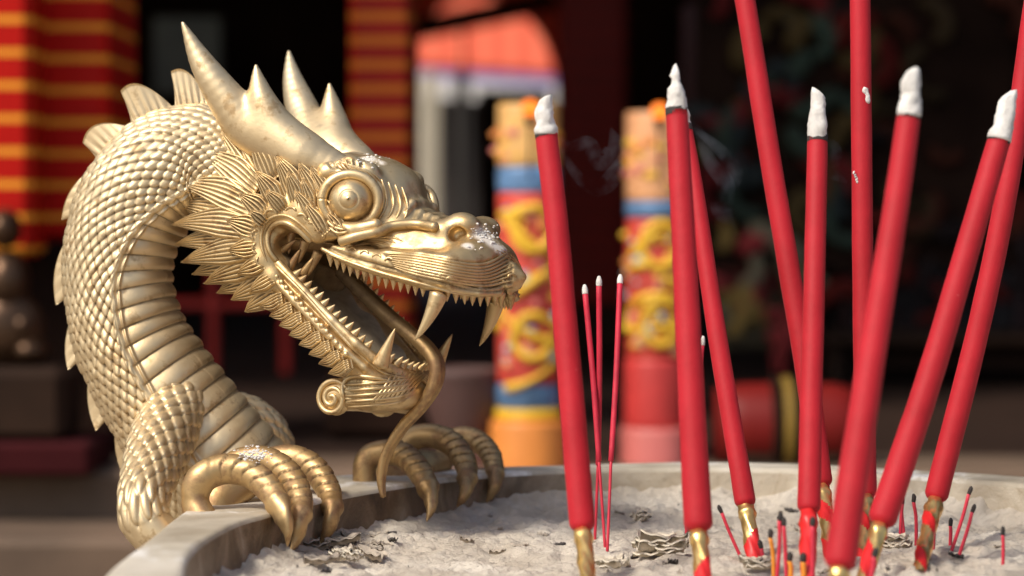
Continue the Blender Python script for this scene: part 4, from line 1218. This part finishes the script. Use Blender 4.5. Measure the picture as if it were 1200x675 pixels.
# crumbs of ash that fell on the claws and chips in the sticks
def crumbs(px, py, n, sx, sy, bvh, tow, label, seed, rs=.02):
    mb = MB(); rr = random.Random(seed); c0_ = None; cs = norm(np.array([1., 0, 0]))
    for k in range(n):
        d_ = norm(ray(rr.gauss(px, sx), rr.gauss(py, sy))) if tow is None else norm(w2h(CAM+ray(rr.gauss(px, sx), rr.gauss(py, sy)))-camh)
        hit = bvh.ray_cast(Vector(CAM if tow is None else camh), Vector(d_))[0]
        if hit is None: continue
        q_ = np.array(hit); q_ = q_ if tow is None else tow(q_)
        if c0_ is None: c0_ = q_
        sz = rs*rr.uniform(.3, 1.1)**1.5
        v, f = sphere([0, 0, 0], (sz*1.4, sz*1.2, sz*.8), 6, 8); v = v*(1+.5*noise3(v+k, 40, 2)[:, None]); mb.add(v+q_, f)
    tag(mb.build('ash_crumbs', M['ashtip'], None, loc=c0_), label, 'ash crumbs', 'fallen ash crumbs')
tv = []; tf = []; o_ = 0
for v, f in toe_geo: tv += v.tolist(); tf += [tuple(i+o_ for i in q) for q in f]; o_ += len(v)
toe_bvh = BVHTree.FromPolygons([Vector(x) for x in tv], tf)
crumbs(296, 532, 230, 9, 4, toe_bvh, None, 'white ash crumbs lying on top of the left claws', 3, .014)
crumbs(568, 277, 90, 9, 6, skull_bvh, h2w, 'white ash crumbs lying on the tip of the dragon snout', 5, .017)
crumbs(436, 187, 50, 9, 3.5, skull_bvh, h2w, 'white ash crumbs lying on the dragon forehead', 6, .015)
# thin sticks ----------------------------------------------------------------------
def thin_stick(top, kink, foot, label, w=7.0, wl=3.6, tipl=10, df=None, dt=None, tip='ashtip', group='thin red incense sticks', mat='thin', low='thinlow', name='thin_incense_stick'):
    pf = on_ash(*foot) if df is None else P(*foot, df)
    db = float((pf-CAM)@AX); dt = dt or db
    st = thing(name, pf, label, 'incense stick', group)
    k = P(*kink, db+(dt-db)*.3); t = P(*top, dt)
    ax = norm(t-k); r = sc_w(w, dt); rl = sc_w(wl, db); tl = tipl/100
    c0 = t-ax*tl
    v, f = tube([k, k*.5+c0*.5+np.array([.01, 0, 0]), c0], [r*.92, r, r], seg=10, n=14); MB().add(v, f).build('incense_body', M[mat], st)
    v, f = tube([c0-ax*.01, c0+ax*tl*.5, t], [r*1.05, r*1.0, r*.55], seg=10, n=9); MB().add(v, f).build('ash_tip' if tip == 'ashtip' else 'burnt_end', M[tip], st)
    v, f = tube([pf-(k-pf)*.06, pf*.5+k*.5, k+ax*.05], [rl]*3, seg=8, n=10); MB().add(v, f).build('splint', M[low], st)
thin_stick((685, 334), (702, 540), (709, 640), 'leftmost of the three thin sticks, leaning right so that it crosses the next one', dt=30.6)
thin_stick((702, 324), (701, 545), (697, 634), 'upright middle one of the three thin sticks', dt=30.4)
thin_stick((727, 322), (716, 540), (712, 640), 'rightmost of the three thin sticks, leaning slightly right', dt=30.4)
thin_stick((824, 394), (806, 560), (804, 634), 'thin stick mostly hidden behind the knob-tipped thick stick', w=6, dt=30.8)
def burnt(top, foot, label, w=4.2, mat='thinlow', tip='burn'):
    pf = on_ash(*foot); d = float((pf-CAM)@AX); st = thing('burnt_incense_splint', pf, label, 'burnt splint', 'burnt down splints')
    t = P(*top, d); ax = norm(t-pf); r = sc_w(w, d); L = np.linalg.norm(t-pf); bent = np.array([RNG.uniform(-.02, .02), 0, 0])
    v, f = tube([pf-ax*.12, (pf+t)/2+bent, t-ax*min(.09, L*.3)], [r, r, r], seg=8, n=12); MB().add(v, f).build('splint', M[mat], st)
    v, f = tube([t-ax*min(.09, L*.3), t-ax*.03+bent*.5, t], [r*1.15, r*1.25, r*.6], seg=8, n=7); MB().add(v, f).build('burnt_end', M[tip], st)
burnt((842, 592), (871, 659), 'burnt splint leaning left by itself, left of the half gold foot, long black end', 4)
burnt((1138, 570), (1115, 645), 'tallest of the burnt splints at the right, leaning right')
burnt((1142, 591), (1123, 653), 'slightly shorter splint leaning right just below the tallest one')
burnt((1114, 607), (1113, 643), 'short upright burnt splint left of the two that lean right')
burnt((1175, 617), (1175, 664), 'lone upright burnt splint farthest right, among charred bits')
burnt((1070, 579), (1073, 637), 'burnt splint standing just left of the foil-capped foot')
burnt((1058, 581), (1055, 636), 'left burnt splint of a crossing pair beside the stick leaning far right')
burnt((1056, 572), (1061, 636), 'right burnt splint of the crossing pair beside the stick leaning far right')
burnt((1097, 609), (1094, 648), 'short burnt splint right behind the foil-capped foot')
burnt((890, 633), (898, 665), 'low burnt splint right beside the half gold foot', 4.5)
burnt((914, 600), (909, 684), 'tall burnt splint, leftmost of the cluster at the lower edge', 4.8)
burnt((918, 606), (922, 686), 'red burnt splint leaning left in the cluster at the lower edge', 4.8)
burnt((902, 620), (906, 684), 'orange burnt splint on the left of the cluster', 5, 'orangestick')
burnt((925, 647), (925, 688), 'short bright orange splint in the middle of the cluster', 6, 'orangestick')
burnt((941, 648), (942, 690), 'orange splint in front of the upright stick foot', 6.5, 'orangestick')
burnt((952, 606), (951, 690), 'long bare red splint beside the foot of the upright stick', 6)
burnt((1026, 642), (1016, 692), 'red splint leaning right under the foot of the stick leaning far right', 6)
# ================================================================ SETTING BEHIND
def wall_box(name, x0, x1, y0, y1, z0, z1, mat, label=None, cat=None, kind=None, group=None, parent=None, bev=.1):
    v, f = box([(x0+x1)/2, (y0+y1)/2, (z0+z1)/2], abs(x1-x0), abs(y1-y0), abs(z1-z0), bev=bev)
    o = MB().add(v, f).build(name, mat, parent, smooth=False, loc=None if parent is not None else [(x0+x1)/2, (y0+y1)/2, z0])
    return tag(o, label, cat, group, kind) if parent is None else o
def XW(px, d): return (px-600)/FPX*d
def ZW(py, d): return float(P(600, py, d)[2])
def stripes(name, c1, c2, period, duty, off=0.0, rough=.5, axis=2, c3=None):
    m, nt, b = new_mat(name)
    tc = nt.nodes.new('ShaderNodeTexCoord'); sx = nt.nodes.new('ShaderNodeSeparateXYZ'); nt.links.new(tc.outputs['Object'], sx.inputs[0])
    z = math_n(nt, 'FRACT', math_n(nt, 'ADD', math_n(nt, 'DIVIDE', sx.outputs[axis], period*S), off+100))
    st = math_n(nt, 'GREATER_THAN', z, duty)
    n = nz(nt, 12, 4)
    a = mixc(nt, mapr(nt, n, .3, .7, 0, 1), tuple(x*.75 for x in c1), c1)
    nt.links.new(mixc(nt, st, a, c2), b.inputs['Base Color']); b.inputs['Roughness'].default_value = rough; b.inputs['Specular IOR Level'].default_value = .12
    return m
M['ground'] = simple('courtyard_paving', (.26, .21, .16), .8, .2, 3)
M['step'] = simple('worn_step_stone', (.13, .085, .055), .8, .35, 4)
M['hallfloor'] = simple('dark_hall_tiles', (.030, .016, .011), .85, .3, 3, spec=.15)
M['dark'] = simple('shade_toned_wall', (.018, .009, .006), .95, .6, 3, spec=.08)  # near-black base colour carries part of the hall's shade
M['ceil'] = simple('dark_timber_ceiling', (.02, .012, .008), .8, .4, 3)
GZ = -15.0; HZf = -2.7
v, f = box([0, 100, GZ-.5], 1600, 1600, 1.0); tag(MB().add(v, f).build('ground', M['ground'], None, smooth=False, loc=[0, 0, GZ]), kind='structure')
# terrace steps on which the hall stands
for k, (y0, z) in enumerate([(48, -6.0), (52, -4.9), (56, -3.8), (60, -2.7)]):
    tag(wall_box('hall_step', -90, 90, y0, 64, GZ, z-.006*(3-k), M['step'], bev=.15), kind='structure')
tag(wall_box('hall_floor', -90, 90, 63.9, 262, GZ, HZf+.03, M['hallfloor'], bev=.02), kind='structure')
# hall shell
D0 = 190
tag(wall_box('back_wall', -90, XW(470, D0), D0, D0+5, HZf, 60, M['dark']), 'dark back wall of the hall left of the arched opening', 'wall')
tag(wall_box('back_wall', XW(652, D0), 90, D0, D0+5, HZf, 60, M['dark']), 'dark back wall of the hall right of the arched opening', 'wall')
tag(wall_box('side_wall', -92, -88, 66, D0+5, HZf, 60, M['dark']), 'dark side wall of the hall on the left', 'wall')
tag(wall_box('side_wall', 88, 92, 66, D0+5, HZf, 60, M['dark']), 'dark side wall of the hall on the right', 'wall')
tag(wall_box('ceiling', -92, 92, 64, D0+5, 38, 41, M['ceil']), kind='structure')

# brick columns ------------------------------------------------------------------------
M['brickA'] = stripes('red_gold_striped_bricks', (.50, .008, .004), (.80, .32, .03), .79, .78, .35)
M['brickB'] = stripes('dark_red_striped_bricks', (.19, .008, .005), (.30, .08, .010), .64, .62, .2)
M['brickC'] = stripes('deep_red_bricks', (.15, .008, .004), (.035, .006, .004), .8, .78, .2)
d = 64; x0, x1 = XW(-60, d), XW(128, d)
c0 = thing('brick_column', [(x0+x1)/2, d+2.5, HZf], 'wide red brick column with gold stripes at the far left', 'column')
wall_box('shaft', x0, x1, d, d+5, ZW(283, d), 38, M['brickA'], parent=c0, bev=.2)
wall_box('plinth', x0-.4, x1+.4, d-.4, d+5.4, HZf, ZW(283, d), M['dark'], parent=c0, bev=.3)
wall_box('pier', XW(-60, d-2.5), XW(38, d-2.5), d-2.5, d-.45, ZW(300, d), 38, M['brickA'], parent=c0, bev=.2)
d = 68; x0, x1 = XW(409, d), XW(484, d)
c1 = thing('brick_column', [(x0+x1)/2, d+2, HZf], 'dark red striped brick column rising behind the dragon horns', 'column')
wall_box('shaft', x0, x1, d, d+4, HZf+2, 38, M['brickB'], parent=c1, bev=.2)
wall_box('plinth', x0-.6, x1+.6, d-.6, d+4.6, HZf, HZf+2, M['dark'], parent=c1, bev=.3)
d = 110; x0, x1 = XW(655, d), XW(735, d)
c2 = thing('brick_column', [(x0+x1)/2, d+2, HZf], 'deep red brick column between the two painted pillars', 'column')
wall_box('shaft', x0, x1, d, d+4, HZf+2, 38, M['brickC'], parent=c2, bev=.2)
wall_box('plinth', x0-.6, x1+.6, d-.6, d+4.6, HZf, HZf+2, M['dark'], parent=c2, bev=.3)
# arched doorway in the back wall
M['arch'] = simple('dark_red_arch_paint', (.75, .05, .015), .7, .2, 3, spec=.2)
M['cream'] = simple('cream_post', (.62, .55, .42), .6, .15, 3); M['greyp'] = simple('grey_post', (.05, .045, .04), .6, .15, 3)
ar = thing('arched_doorway', [XW(560, D0-3), D0-3, HZf], 'dark red arched doorway opening to the sunlit yard', 'doorway')
am = MB(); d = D0-3
xs_ = XW(560, d); rO = XW(560+140, d)-xs_; rI = XW(560+92, d)-xs_; zc = ZW(110, d)
n = 40; a = np.linspace(0, np.pi, n)
fr = []
for y in (d-1.5, d+1.5):
    for r_ in (rO, rI): fr.append(np.stack([xs_+r_*np.cos(a), 0*a+y, zc+r_*1.25*np.sin(a)], 1))
g = np.stack([fr[0], fr[1], fr[3], fr[2]], 1).reshape(-1, 3); am.add(g, grid_faces(n, 4, wrap_v=True))
for s_ in (-1, 1):
    v, f = box([xs_+s_*(rO+rI)/2, d, (zc+HZf)/2], rO-rI, 3, zc-HZf, bev=.1); am.add(v, f)
am.build('arch_frame', M['arch'], ar, smooth=False)
v, f = tube([[XW(478, d), d-1, ZW(38, d)], [XW(652, d), d-1, ZW(2, d)]], .9, seg=8, n=6); MB().add(v, f).build('glazing_bar', M['dark'], ar)
wall_box('glazing_post', XW(541, d), XW(545, d), d-.8, d+.2, HZf, zc+rI, M['dark'], parent=ar)
wall_box('door_panel', XW(560, d), XW(644, d), d-.5, d+1, HZf, ZW(105, d), M['dark'], parent=ar)
# sunlit roof of the building beyond
m, nt, b = new_mat('orange_red_roof_tiles')
tc = nt.nodes.new('ShaderNodeTexCoord'); sx = nt.nodes.new('ShaderNodeSeparateXYZ'); nt.links.new(tc.outputs['Object'], sx.inputs[0])
w = math_n(nt, 'SINE', math_n(nt, 'MULTIPLY', sx.outputs[0], 34.0)); nt.links.new(mixc(nt, mapr(nt, w, -1, 1, 0, 1), (.60, .07, .025), (.80, .17, .08)), b.inputs['Base Color']); b.inputs['Roughness'].default_value = .6
M['roof'] = m; M['white'] = simple('whitewashed_eave', (.85, .82, .78), .6, .1, 3); M['violet'] = simple('violet_eave_band', (.22, .16, .50), .6, .1, 3)
db = 300; bl = thing('yard_building', [XW(560, db), db, GZ], 'blurred sunlit building with an orange-red tiled roof, seen through the arch', 'building')
n1, n2 = 24, 10; g = []
for i in range(n1):
    for j in range(n2):
        t = j/(n2-1); x = XW(440, db)+(XW(700, db)-XW(440, db))*i/(n1-1)
        g.append([x, db-2+24*t, ZW(75, db)+ (-.045*(x-XW(480, db))*4.0*.35) + 17*t**1.25+.25*math.sin(i*3.1)])
g = np.array(g); mb = MB(); mb.add(g, grid_faces(n1, n2)); mb.add(g-[0, 0, .6], grid_faces(n1, n2, flip=True)); mb.build('roof', M['roof'], bl)
for (dz0, dz1, mm, nm) in ((-.6, -1.6, 'violet', 'eave_band'), (-1.6, -3.8, 'white', 'eave')):
    q = []
    for i in range(n1):
        x = XW(440, db)+(XW(700, db)-XW(440, db))*i/(n1-1); zb = ZW(75, db)-.045*(x-XW(480, db))*1.4
        q += [[x, db-2.2, zb+dz0], [x, db-2.2, zb+dz1], [x, db-1.2, zb+dz1], [x, db-1.2, zb+dz0]]
    MB().add(np.array(q), grid_faces(n1, 4, wrap_v=True)).build(nm, M[mm], bl, smooth=False)
v, f = box([XW(560, db), db+16, (GZ+ZW(95, db))/2], 40, 24, ZW(95, db)-GZ, bev=.2); MB().add(v, f).build('wall', simple('shaded_yard_wall', (.03, .022, .018), .8), bl, smooth=False)

for xa, xb, mm, lb in ((491, 514, 'cream', 'pale cream post in the yard seen through the arch'), (532, 550, 'greyp', 'grey post in the yard seen through the arch, right of the cream one')):
    tag(wall_box('yard_post', XW(xa, 262), XW(xb, 262), 262, 264, GZ, ZW(86, 262), M[mm], bev=.1), lb, 'post', group='yard posts')
# painted pillars ----------------------------------------------------------------------------
M['peach'] = simple('peach_painted_clouds', (.80, .44, .15), .5, .35, 14)
M['peach2'] = simple('rose_painted_clouds', (.80, .36, .17), .5, .45, 14)
M['blue'] = simple('blue_band_paint', (.10, .20, .36), .5, .6, 12)
M['yellow'] = simple('yellow_relief_paint', (.80, .48, .03), .5, .15, 14)
M['redbg'] = simple('red_painted_ground', (.55, .06, .04), .5, .5, 12)
M['orange'] = simple('orange_paint', (.75, .26, .05), .5, .15, 14)
M['pinkred'] = simple('pink_red_paint', (.62, .05, .045), .5, .2, 10)
M['pale'] = simple('pale_rose_paint', (.60, .16, .14), .5, .2, 10)
M['teal'] = simple('pale_blue_paint', (.32, .44, .50), .5, .3, 10)
def pillar(pxc, w, d, ytop, bands, label, swirls):
    r = sc_w(w, d); x = XW(pxc, d); st = thing('painted_pillar', [x, d, HZf], label, 'pillar', 'painted pillars')
    for (ya, yb, mat, k, nm) in bands:
        za, zb = ZW(ya, d), ZW(yb, d)
        v, f = lathe([x, d, 0], [(.01, zb), (r*k*.97, zb+.001), (r*k, zb+.12), (r*k, za-.12), (r*k*.97, za-.001), (.01, za)], 36)
        MB().add(v, f).build(nm, M[mat], st)
    rr = random.Random(int(pxc)); rc = r*1.0
    def on(al, yy, k=1.03): return [x+rc*k*math.sin(al), d-rc*k*math.cos(al), ZW(yy, d)]
    y0, y1 = swirls
    path = []                         # a long body winding round the shaft
    for t in np.linspace(0, 1, 90):
        path.append(on(1.25*math.sin(t*math.pi*4.2+rr.random()*.02+pxc)+.3*math.sin(t*9), y0+(y1-y0)*t+9*math.sin(t*math.pi*8.4+1), 1.02))
    v, f = tube(path, [r*.08+r*.09*abs(math.sin(t*23.1+.3)) for t in np.linspace(0, 1, 90)], seg=8, n=240); MB().add(v, f).build('yellow_coil', M['yellow'], st)
    for yc in (y0+.16*(y1-y0), y0+.75*(y1-y0)):
        pts = [on(.15+.62*math.cos(t), yc+25*math.sin(t), 1.04) for t in np.linspace(0, 2*np.pi*.88, 30)]
        v, f = tube(pts, r*.15, seg=8, n=90); MB().add(v, f).build('yellow_coil', M['yellow'], st)
    for k in range(22):      # patches on the cloud band above
        al = rr.uniform(-1.4, 1.4); yy = rr.uniform(y0-98, y0-44); s1 = rr.uniform(.06, .16)
        v, f = sphere(on(al, yy, .985), (s1*r*2, .05, s1*r), 7, 10); MB().add(v, f).build('cloud_patch', M[rr.choice(['yellow', 'orange', 'pale', 'peach2'])], st)
    for k in range(60):
        al = rr.uniform(-1.4, 1.4); yy = rr.uniform(y0+6, y1-6); s1 = rr.uniform(.05, .15)
        v, f = sphere(on(al, yy, 1.03), (s1*r*1.6, .06, s1*r*rr.uniform(1, 2.2)), 7, 10); MB().add(v, f).build('painted_patch', M[rr.choice(['teal', 'blue', 'yellow', 'yellow', 'orange', 'pale', 'peach2'])], st)
    return st
dP = 61
pillar(619, 72, dP, 122, [(122, 196, 'peach', 1, 'cloud_band'), (196, 226, 'blue', 1.01, 'blue_band'), (226, 450, 'redbg', 1, 'painted_shaft'), (450, 478, 'blue', 1.03, 'blue_band'), (478, 492, 'yellow', 1.1, 'yellow_band'), (492, 700, 'orange', 1.25, 'orange_base')],
       'left painted pillar with yellow coils, blue bands and an orange base, behind the snout', (234, 446))
pillar(768, 70, dP+1, 132, [(132, 236, 'peach2', 1, 'cloud_band'), (236, 256, 'blue', 1.01, 'blue_band'), (256, 420, 'redbg', 1, 'painted_shaft'), (420, 500, 'pinkred', 1.06, 'red_base'), (500, 700, 'pale', 1.2, 'rose_foot')],
       'right painted pillar with yellow coils above a plain pinkish red base', (262, 416))
# faint smoke curling off the burning tips
m, nt, b = new_mat('thin_smoke'); nt.nodes.remove(b); vs = nt.nodes.new('ShaderNodeVolumePrincipled'); vs.inputs['Color'].default_value = (.75, .8, .9, 1)
tcn = nt.nodes.new('ShaderNodeTexCoord'); den = mapr(nt, nz(nt, 45, 3, .6), .42, .70, 0, 13); nt.links.new(den, vs.inputs['Density']); nt.links.new(vs.outputs[0], nt.nodes['Material Output'].inputs['Volume']); M['smoke'] = m
smk = MB()
for pts_, d_ in (([(652, 158), (668, 172), (690, 168), (702, 190), (722, 176), (716, 150)], 28.6), ([(655, 172), (676, 205), (700, 222), (720, 205), (728, 180)], 28.9),
                 ([(806, 140), (822, 160), (832, 190), (850, 215), (846, 245), (862, 268)], 28.4), ([(812, 150), (840, 172), (862, 200), (858, 232)], 28.8), ([(966, 160), (980, 176), (976, 200), (992, 214)], 29.2)):
    v, f = tube([P(x, y, d_) for x, y in pts_], [.03]+[.07+.02*k for k in range(len(pts_)-2)]+[.02], seg=10, n=40); smk.add(v, f)
tag(smk.build('smoke', M['smoke'], None, loc=P(700, 200, 28.6)), 'faint grey smoke wisps curling off the burning stick tips', 'smoke', kind='stuff')
# lit lamps on the pillars
m, nt, b = new_mat('lit_amber_bulb'); b.inputs['Emission Color'].default_value = (1, .20, .012, 1); b.inputs['Emission Strength'].default_value = 1.0; b.inputs['Base Color'].default_value = (.1, .03, .005, 1); M['bulb'] = m
for px, py, d, lb in ((621, 127, 59.3, 'round glowing amber lamp above the left painted pillar'), (773, 131, 60.3, 'round glowing amber lamp above the right painted pillar, partly behind the knobbed ash tip')):
    c = P(px, py, d-1.6); lm = thing('amber_lamp', c, lb, 'lamp', 'amber lamps')
    v, f = sphere(c, .2, 12, 16); MB().add(v, f).build('bulb', M['bulb'], lm)
    v, f = lathe(c-[0, 0, .42], [(.03, -1.2), (.03, 0), (.10, .12), (.12, .30), (.06, .34)], 12); MB().add(v, f).build('lamp_holder', M['dark'], lm)
# red railing behind the neck
M['rail'] = simple('red_lacquered_wood', (.36, .018, .012), .4, .2, 4)
d = 96; rl = thing('red_railing', [XW(240, d), d, HZf], 'red lacquered wooden railing in the dark behind the dragon neck', 'railing')
wall_box('rail', XW(150, d), XW(340, d), d-.3, d+.3, ZW(362, d), ZW(350, d), M['rail'], parent=rl)
for x in (160, 250, 335): wall_box('post', XW(x-6, d), XW(x+6, d), d-.35, d+.35, HZf, ZW(318, d), M['rail'], parent=rl)
# statue on a bench at the far left, dim
M['bronze'] = simple('dark_bronze', (.10, .055, .03), .35, .4, 6, .7)
M['maroon'] = simple('maroon_cloth', (.035, .004, .005), .9, .3, 6, spec=.15)
M['darkwood'] = simple('dark_carved_wood', (.028, .014, .008), .8, .4, 5, spec=.15)
d = 60.5; st = thing('guardian_statue', [XW(14, d), d, HZf], 'dim dark bronze seated statue on a carved block at the far left', 'statue')
mb = MB()
for (px, py, rx, rz) in ((6, 385, .95, .95), (8, 330, .55, .75), (6, 268, .40, .48), (30, 380, .35, .35), (36, 410, .45, .35), (-20, 400, .6, .5)):
    v, f = sphere([XW(px, d), d, ZW(py, d)], [rx, .7, rz], 14, 18); mb.add(v, f)
mb.build('figure', M['bronze'], st)
v, f = box([XW(20, d), d, (ZW(428, d)+ZW(512, d))/2], XW(70, d)-XW(-60, d), 2.6, ZW(428, d)-ZW(512, d), bev=.2); MB().add(v, f).build('carved_block', M['darkwood'], st, smooth=False)
v, f = box([XW(20, d), d, (HZf+ZW(512, d))/2], XW(108, d)-XW(-90, d), 3.6, ZW(512, d)-HZf, bev=.1); MB().add(v, f).build('cloth_skirt', M['maroon'], st, smooth=False)
# red drum lying on a low stand with a yellow hoop
M['drum'] = simple('red_drum_paint', (.17, .010, .008), .5, .25, 4, spec=.2); M['hoop'] = simple('ochre_hoop', (.24, .15, .03), .6, .2, 4, spec=.2)
d = 62; dr = thing('red_drum', [XW(905, d), d, HZf], 'large red barrel drum lying on its side with an ochre hoop, behind the sticks', 'drum')
zc_ = ZW(498, d); ax = (1, 0, 0); c = np.array([XW(922, d), d, zc_]); R1 = sc_w(100, d)
v, f = lathe(c, [(.02, XW(838, d)-c[0]), (R1*.86, XW(838, d)-c[0]), (R1*.97, XW(870, d)-c[0]), (R1, 0), (R1*.97, XW(975, d)-c[0]), (R1*.86, XW(1005, d)-c[0]), (.02, XW(1005, d)-c[0])], 40, axis=ax)
MB().add(v, f).build('barrel', M['drum'], dr)
for px, mm in ((922, 'hoop'), (908, 'dark'), (936, 'dark')):
    v, f = tube([[XW(px, d), d+R1*1.02*math.cos(t), zc_+R1*1.02*math.sin(t)] for t in np.linspace(0, 2*np.pi, 30)], sc_w(13, d), seg=8, n=90, ref=(1, 0, 0)); MB().add(v, f).build('hoop', M[mm], dr)
v, f = box([c[0], d, HZf+.2], 2.6, 1.6, .4, bev=.1); MB().add(v, f).build('stand', M['darkwood'], dr, smooth=False)
# dim altar with painted boards at the right, panels
def board(px0, px1, py0, py1, d, col, name, label, frame=None, cat='panel', grp='dim hanging panels'):
    t = thing(name, [XW((px0+px1)/2, d), d, ZW(py1, d)], label, cat, grp)
    m = simple('painted_board', col, .6, .7, 5)
    wall_box('board', XW(px0, d), XW(px1, d), d, d+.4, ZW(py1, d), ZW(py0, d), m, parent=t, bev=.08)
    if frame is not None:
        fm = simple('board_frame', frame, .5, .2, 4); w = .5
        wall_box('frame_side', XW(px0, d)-w, XW(px0, d), d-.2, d+.5, ZW(py1, d)-w, ZW(py0, d)+w, fm, parent=t); wall_box('frame_side', XW(px1, d), XW(px1, d)+w, d-.2, d+.5, ZW(py1, d)-w, ZW(py0, d)+w, fm, parent=t)
        wall_box('frame_rail', XW(px0, d), XW(px1, d), d-.2, d+.5, ZW(py0, d), ZW(py0, d)+w, fm, parent=t); wall_box('frame_rail', XW(px0, d), XW(px1, d), d-.2, d+.5, ZW(py1, d)-w, ZW(py1, d), fm, parent=t)
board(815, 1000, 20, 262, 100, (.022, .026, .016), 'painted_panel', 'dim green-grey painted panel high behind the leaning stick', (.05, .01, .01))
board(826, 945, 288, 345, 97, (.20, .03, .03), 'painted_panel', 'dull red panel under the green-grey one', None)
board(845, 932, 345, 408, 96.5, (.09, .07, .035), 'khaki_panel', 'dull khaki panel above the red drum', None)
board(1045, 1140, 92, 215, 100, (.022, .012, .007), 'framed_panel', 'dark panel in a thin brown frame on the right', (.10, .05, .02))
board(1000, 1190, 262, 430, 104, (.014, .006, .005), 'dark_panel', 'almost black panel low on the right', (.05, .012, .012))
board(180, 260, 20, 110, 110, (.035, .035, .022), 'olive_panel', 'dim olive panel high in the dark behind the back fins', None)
def daub(owner, px0, px1, py0, py1, d, cols, n, seed):
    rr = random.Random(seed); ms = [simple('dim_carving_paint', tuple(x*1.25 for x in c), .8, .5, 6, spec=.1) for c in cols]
    for k in range(n):
        px, py = rr.uniform(px0, px1), rr.uniform(py0, py1); a = rr.uniform(0, 6.3); L_ = rr.uniform(.5, 1.6); pts = []
        for t in np.linspace(0, 1, 9): pts.append([XW(px, d)+L_*t*math.cos(a+2.4*t), d-.1-.15*math.sin(t*3.1), ZW(py, d)+L_*t*math.sin(a+2.4*t)])
        v, f = tube(pts, [.08]+[rr.uniform(.2, .45)]*7+[.08], seg=8, n=24); MB().add(v, f).build('carving', ms[k % len(ms)], owner)
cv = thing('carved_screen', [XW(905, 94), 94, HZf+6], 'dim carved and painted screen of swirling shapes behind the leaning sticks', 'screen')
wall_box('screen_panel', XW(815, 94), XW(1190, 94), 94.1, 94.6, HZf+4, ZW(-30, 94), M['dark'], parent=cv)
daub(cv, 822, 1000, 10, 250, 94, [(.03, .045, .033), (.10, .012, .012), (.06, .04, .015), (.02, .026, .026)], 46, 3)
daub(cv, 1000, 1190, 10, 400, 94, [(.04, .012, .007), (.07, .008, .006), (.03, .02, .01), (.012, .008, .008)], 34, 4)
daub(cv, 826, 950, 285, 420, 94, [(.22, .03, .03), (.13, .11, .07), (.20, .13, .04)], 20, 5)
# dark altar table filling the lower right
d = 90; al = thing('altar_table', [XW(1050, d), d, HZf], 'low dark wooden altar table behind the sticks on the right', 'table')
wall_box('table_top', XW(960, d), XW(1300, d), d-2, d+4, ZW(402, d), ZW(392, d), M['darkwood'], parent=al)
wall_box('apron', XW(970, d), XW(1290, d), d-1, d+3, HZf+.6, ZW(402, d), M['dark'], parent=al)
for x in (975, 1285): wall_box('leg', XW(x-8, d), XW(x+8, d), d-1.5, d, HZf, ZW(402, d)-.02, M['darkwood'], parent=al)
# rose stone pot under the snout
M['rose'] = simple('dusky_rose_stone', (.10, .05, .042), .6, .3, 5)
d = 61.5; c = [XW(543, d), d, HZf]; zt = ZW(432, d)
v, f = lathe(c, [(.7, 0), (.75, .2), (.6, .4), (.7, .8), (.95, 1.5), (1.0, zt-HZf-.15), (1.05, zt-HZf), (.85, zt-HZf), (.8, zt-HZf-.3), (.02, zt-HZf-.35)], 32)
tag(MB().add(v, f).build('stone_urn', M['rose'], None, loc=c), 'dusky rose stone urn standing behind the dragon tongue', 'urn')

# ================================================================ LIGHT, CAMERA
w = bpy.data.worlds.new('World'); scene.world = w; w.use_nodes = True; nt = w.node_tree
sky = nt.nodes.new('ShaderNodeTexSky'); sky.sky_type = 'NISHITA'; sky.sun_disc = False
EL, AZ = math.radians(50), math.radians(-132)        # azimuth of the sun from +Y, clockwise
sky.sun_elevation = EL; sky.sun_rotation = AZ
sky.air_density = 1.0; sky.dust_density = 4.0; sky.ozone_density = .6
bg = nt.nodes['Background']; nt.links.new(sky.outputs[0], bg.inputs['Color']); bg.inputs['Strength'].default_value = .07
sd = np.array([math.sin(AZ)*math.cos(EL), math.cos(AZ)*math.cos(EL), math.sin(EL)])
L = bpy.data.lights.new('sun', 'SUN'); L.energy = 1.5; L.angle = math.radians(10); L.color = (1.0, .93, .82)
lo = bpy.data.objects.new('sun', L); COL.objects.link(lo); lo.rotation_euler = Vector(sd.tolist()).to_track_quat('Z', 'Y').to_euler()
cam = bpy.data.cameras.new('camera'); co = bpy.data.objects.new('camera', cam); COL.objects.link(co)
co.location = CAM*S; co.rotation_euler = (math.pi/2-PITCH, 0, 0)
cam.sensor_width = 36; cam.lens = 90; cam.clip_start = .05; cam.clip_end = 500
cam.dof.use_dof = True; cam.dof.focus_distance = 29.9*S
cam.dof.aperture_fstop = .090/(.33*S)
cam.dof.aperture_blades = 0
scene.camera = co
scene.view_settings.view_transform = 'Standard'; scene.view_settings.look = 'None'; scene.view_settings.exposure = 1.0; scene.view_settings.gamma = 1
scene.render.engine = 'CYCLES'; scene.cycles.use_denoising = True; scene.cycles.max_bounces = 8; scene.cycles.sample_clamp_indirect = 4.0
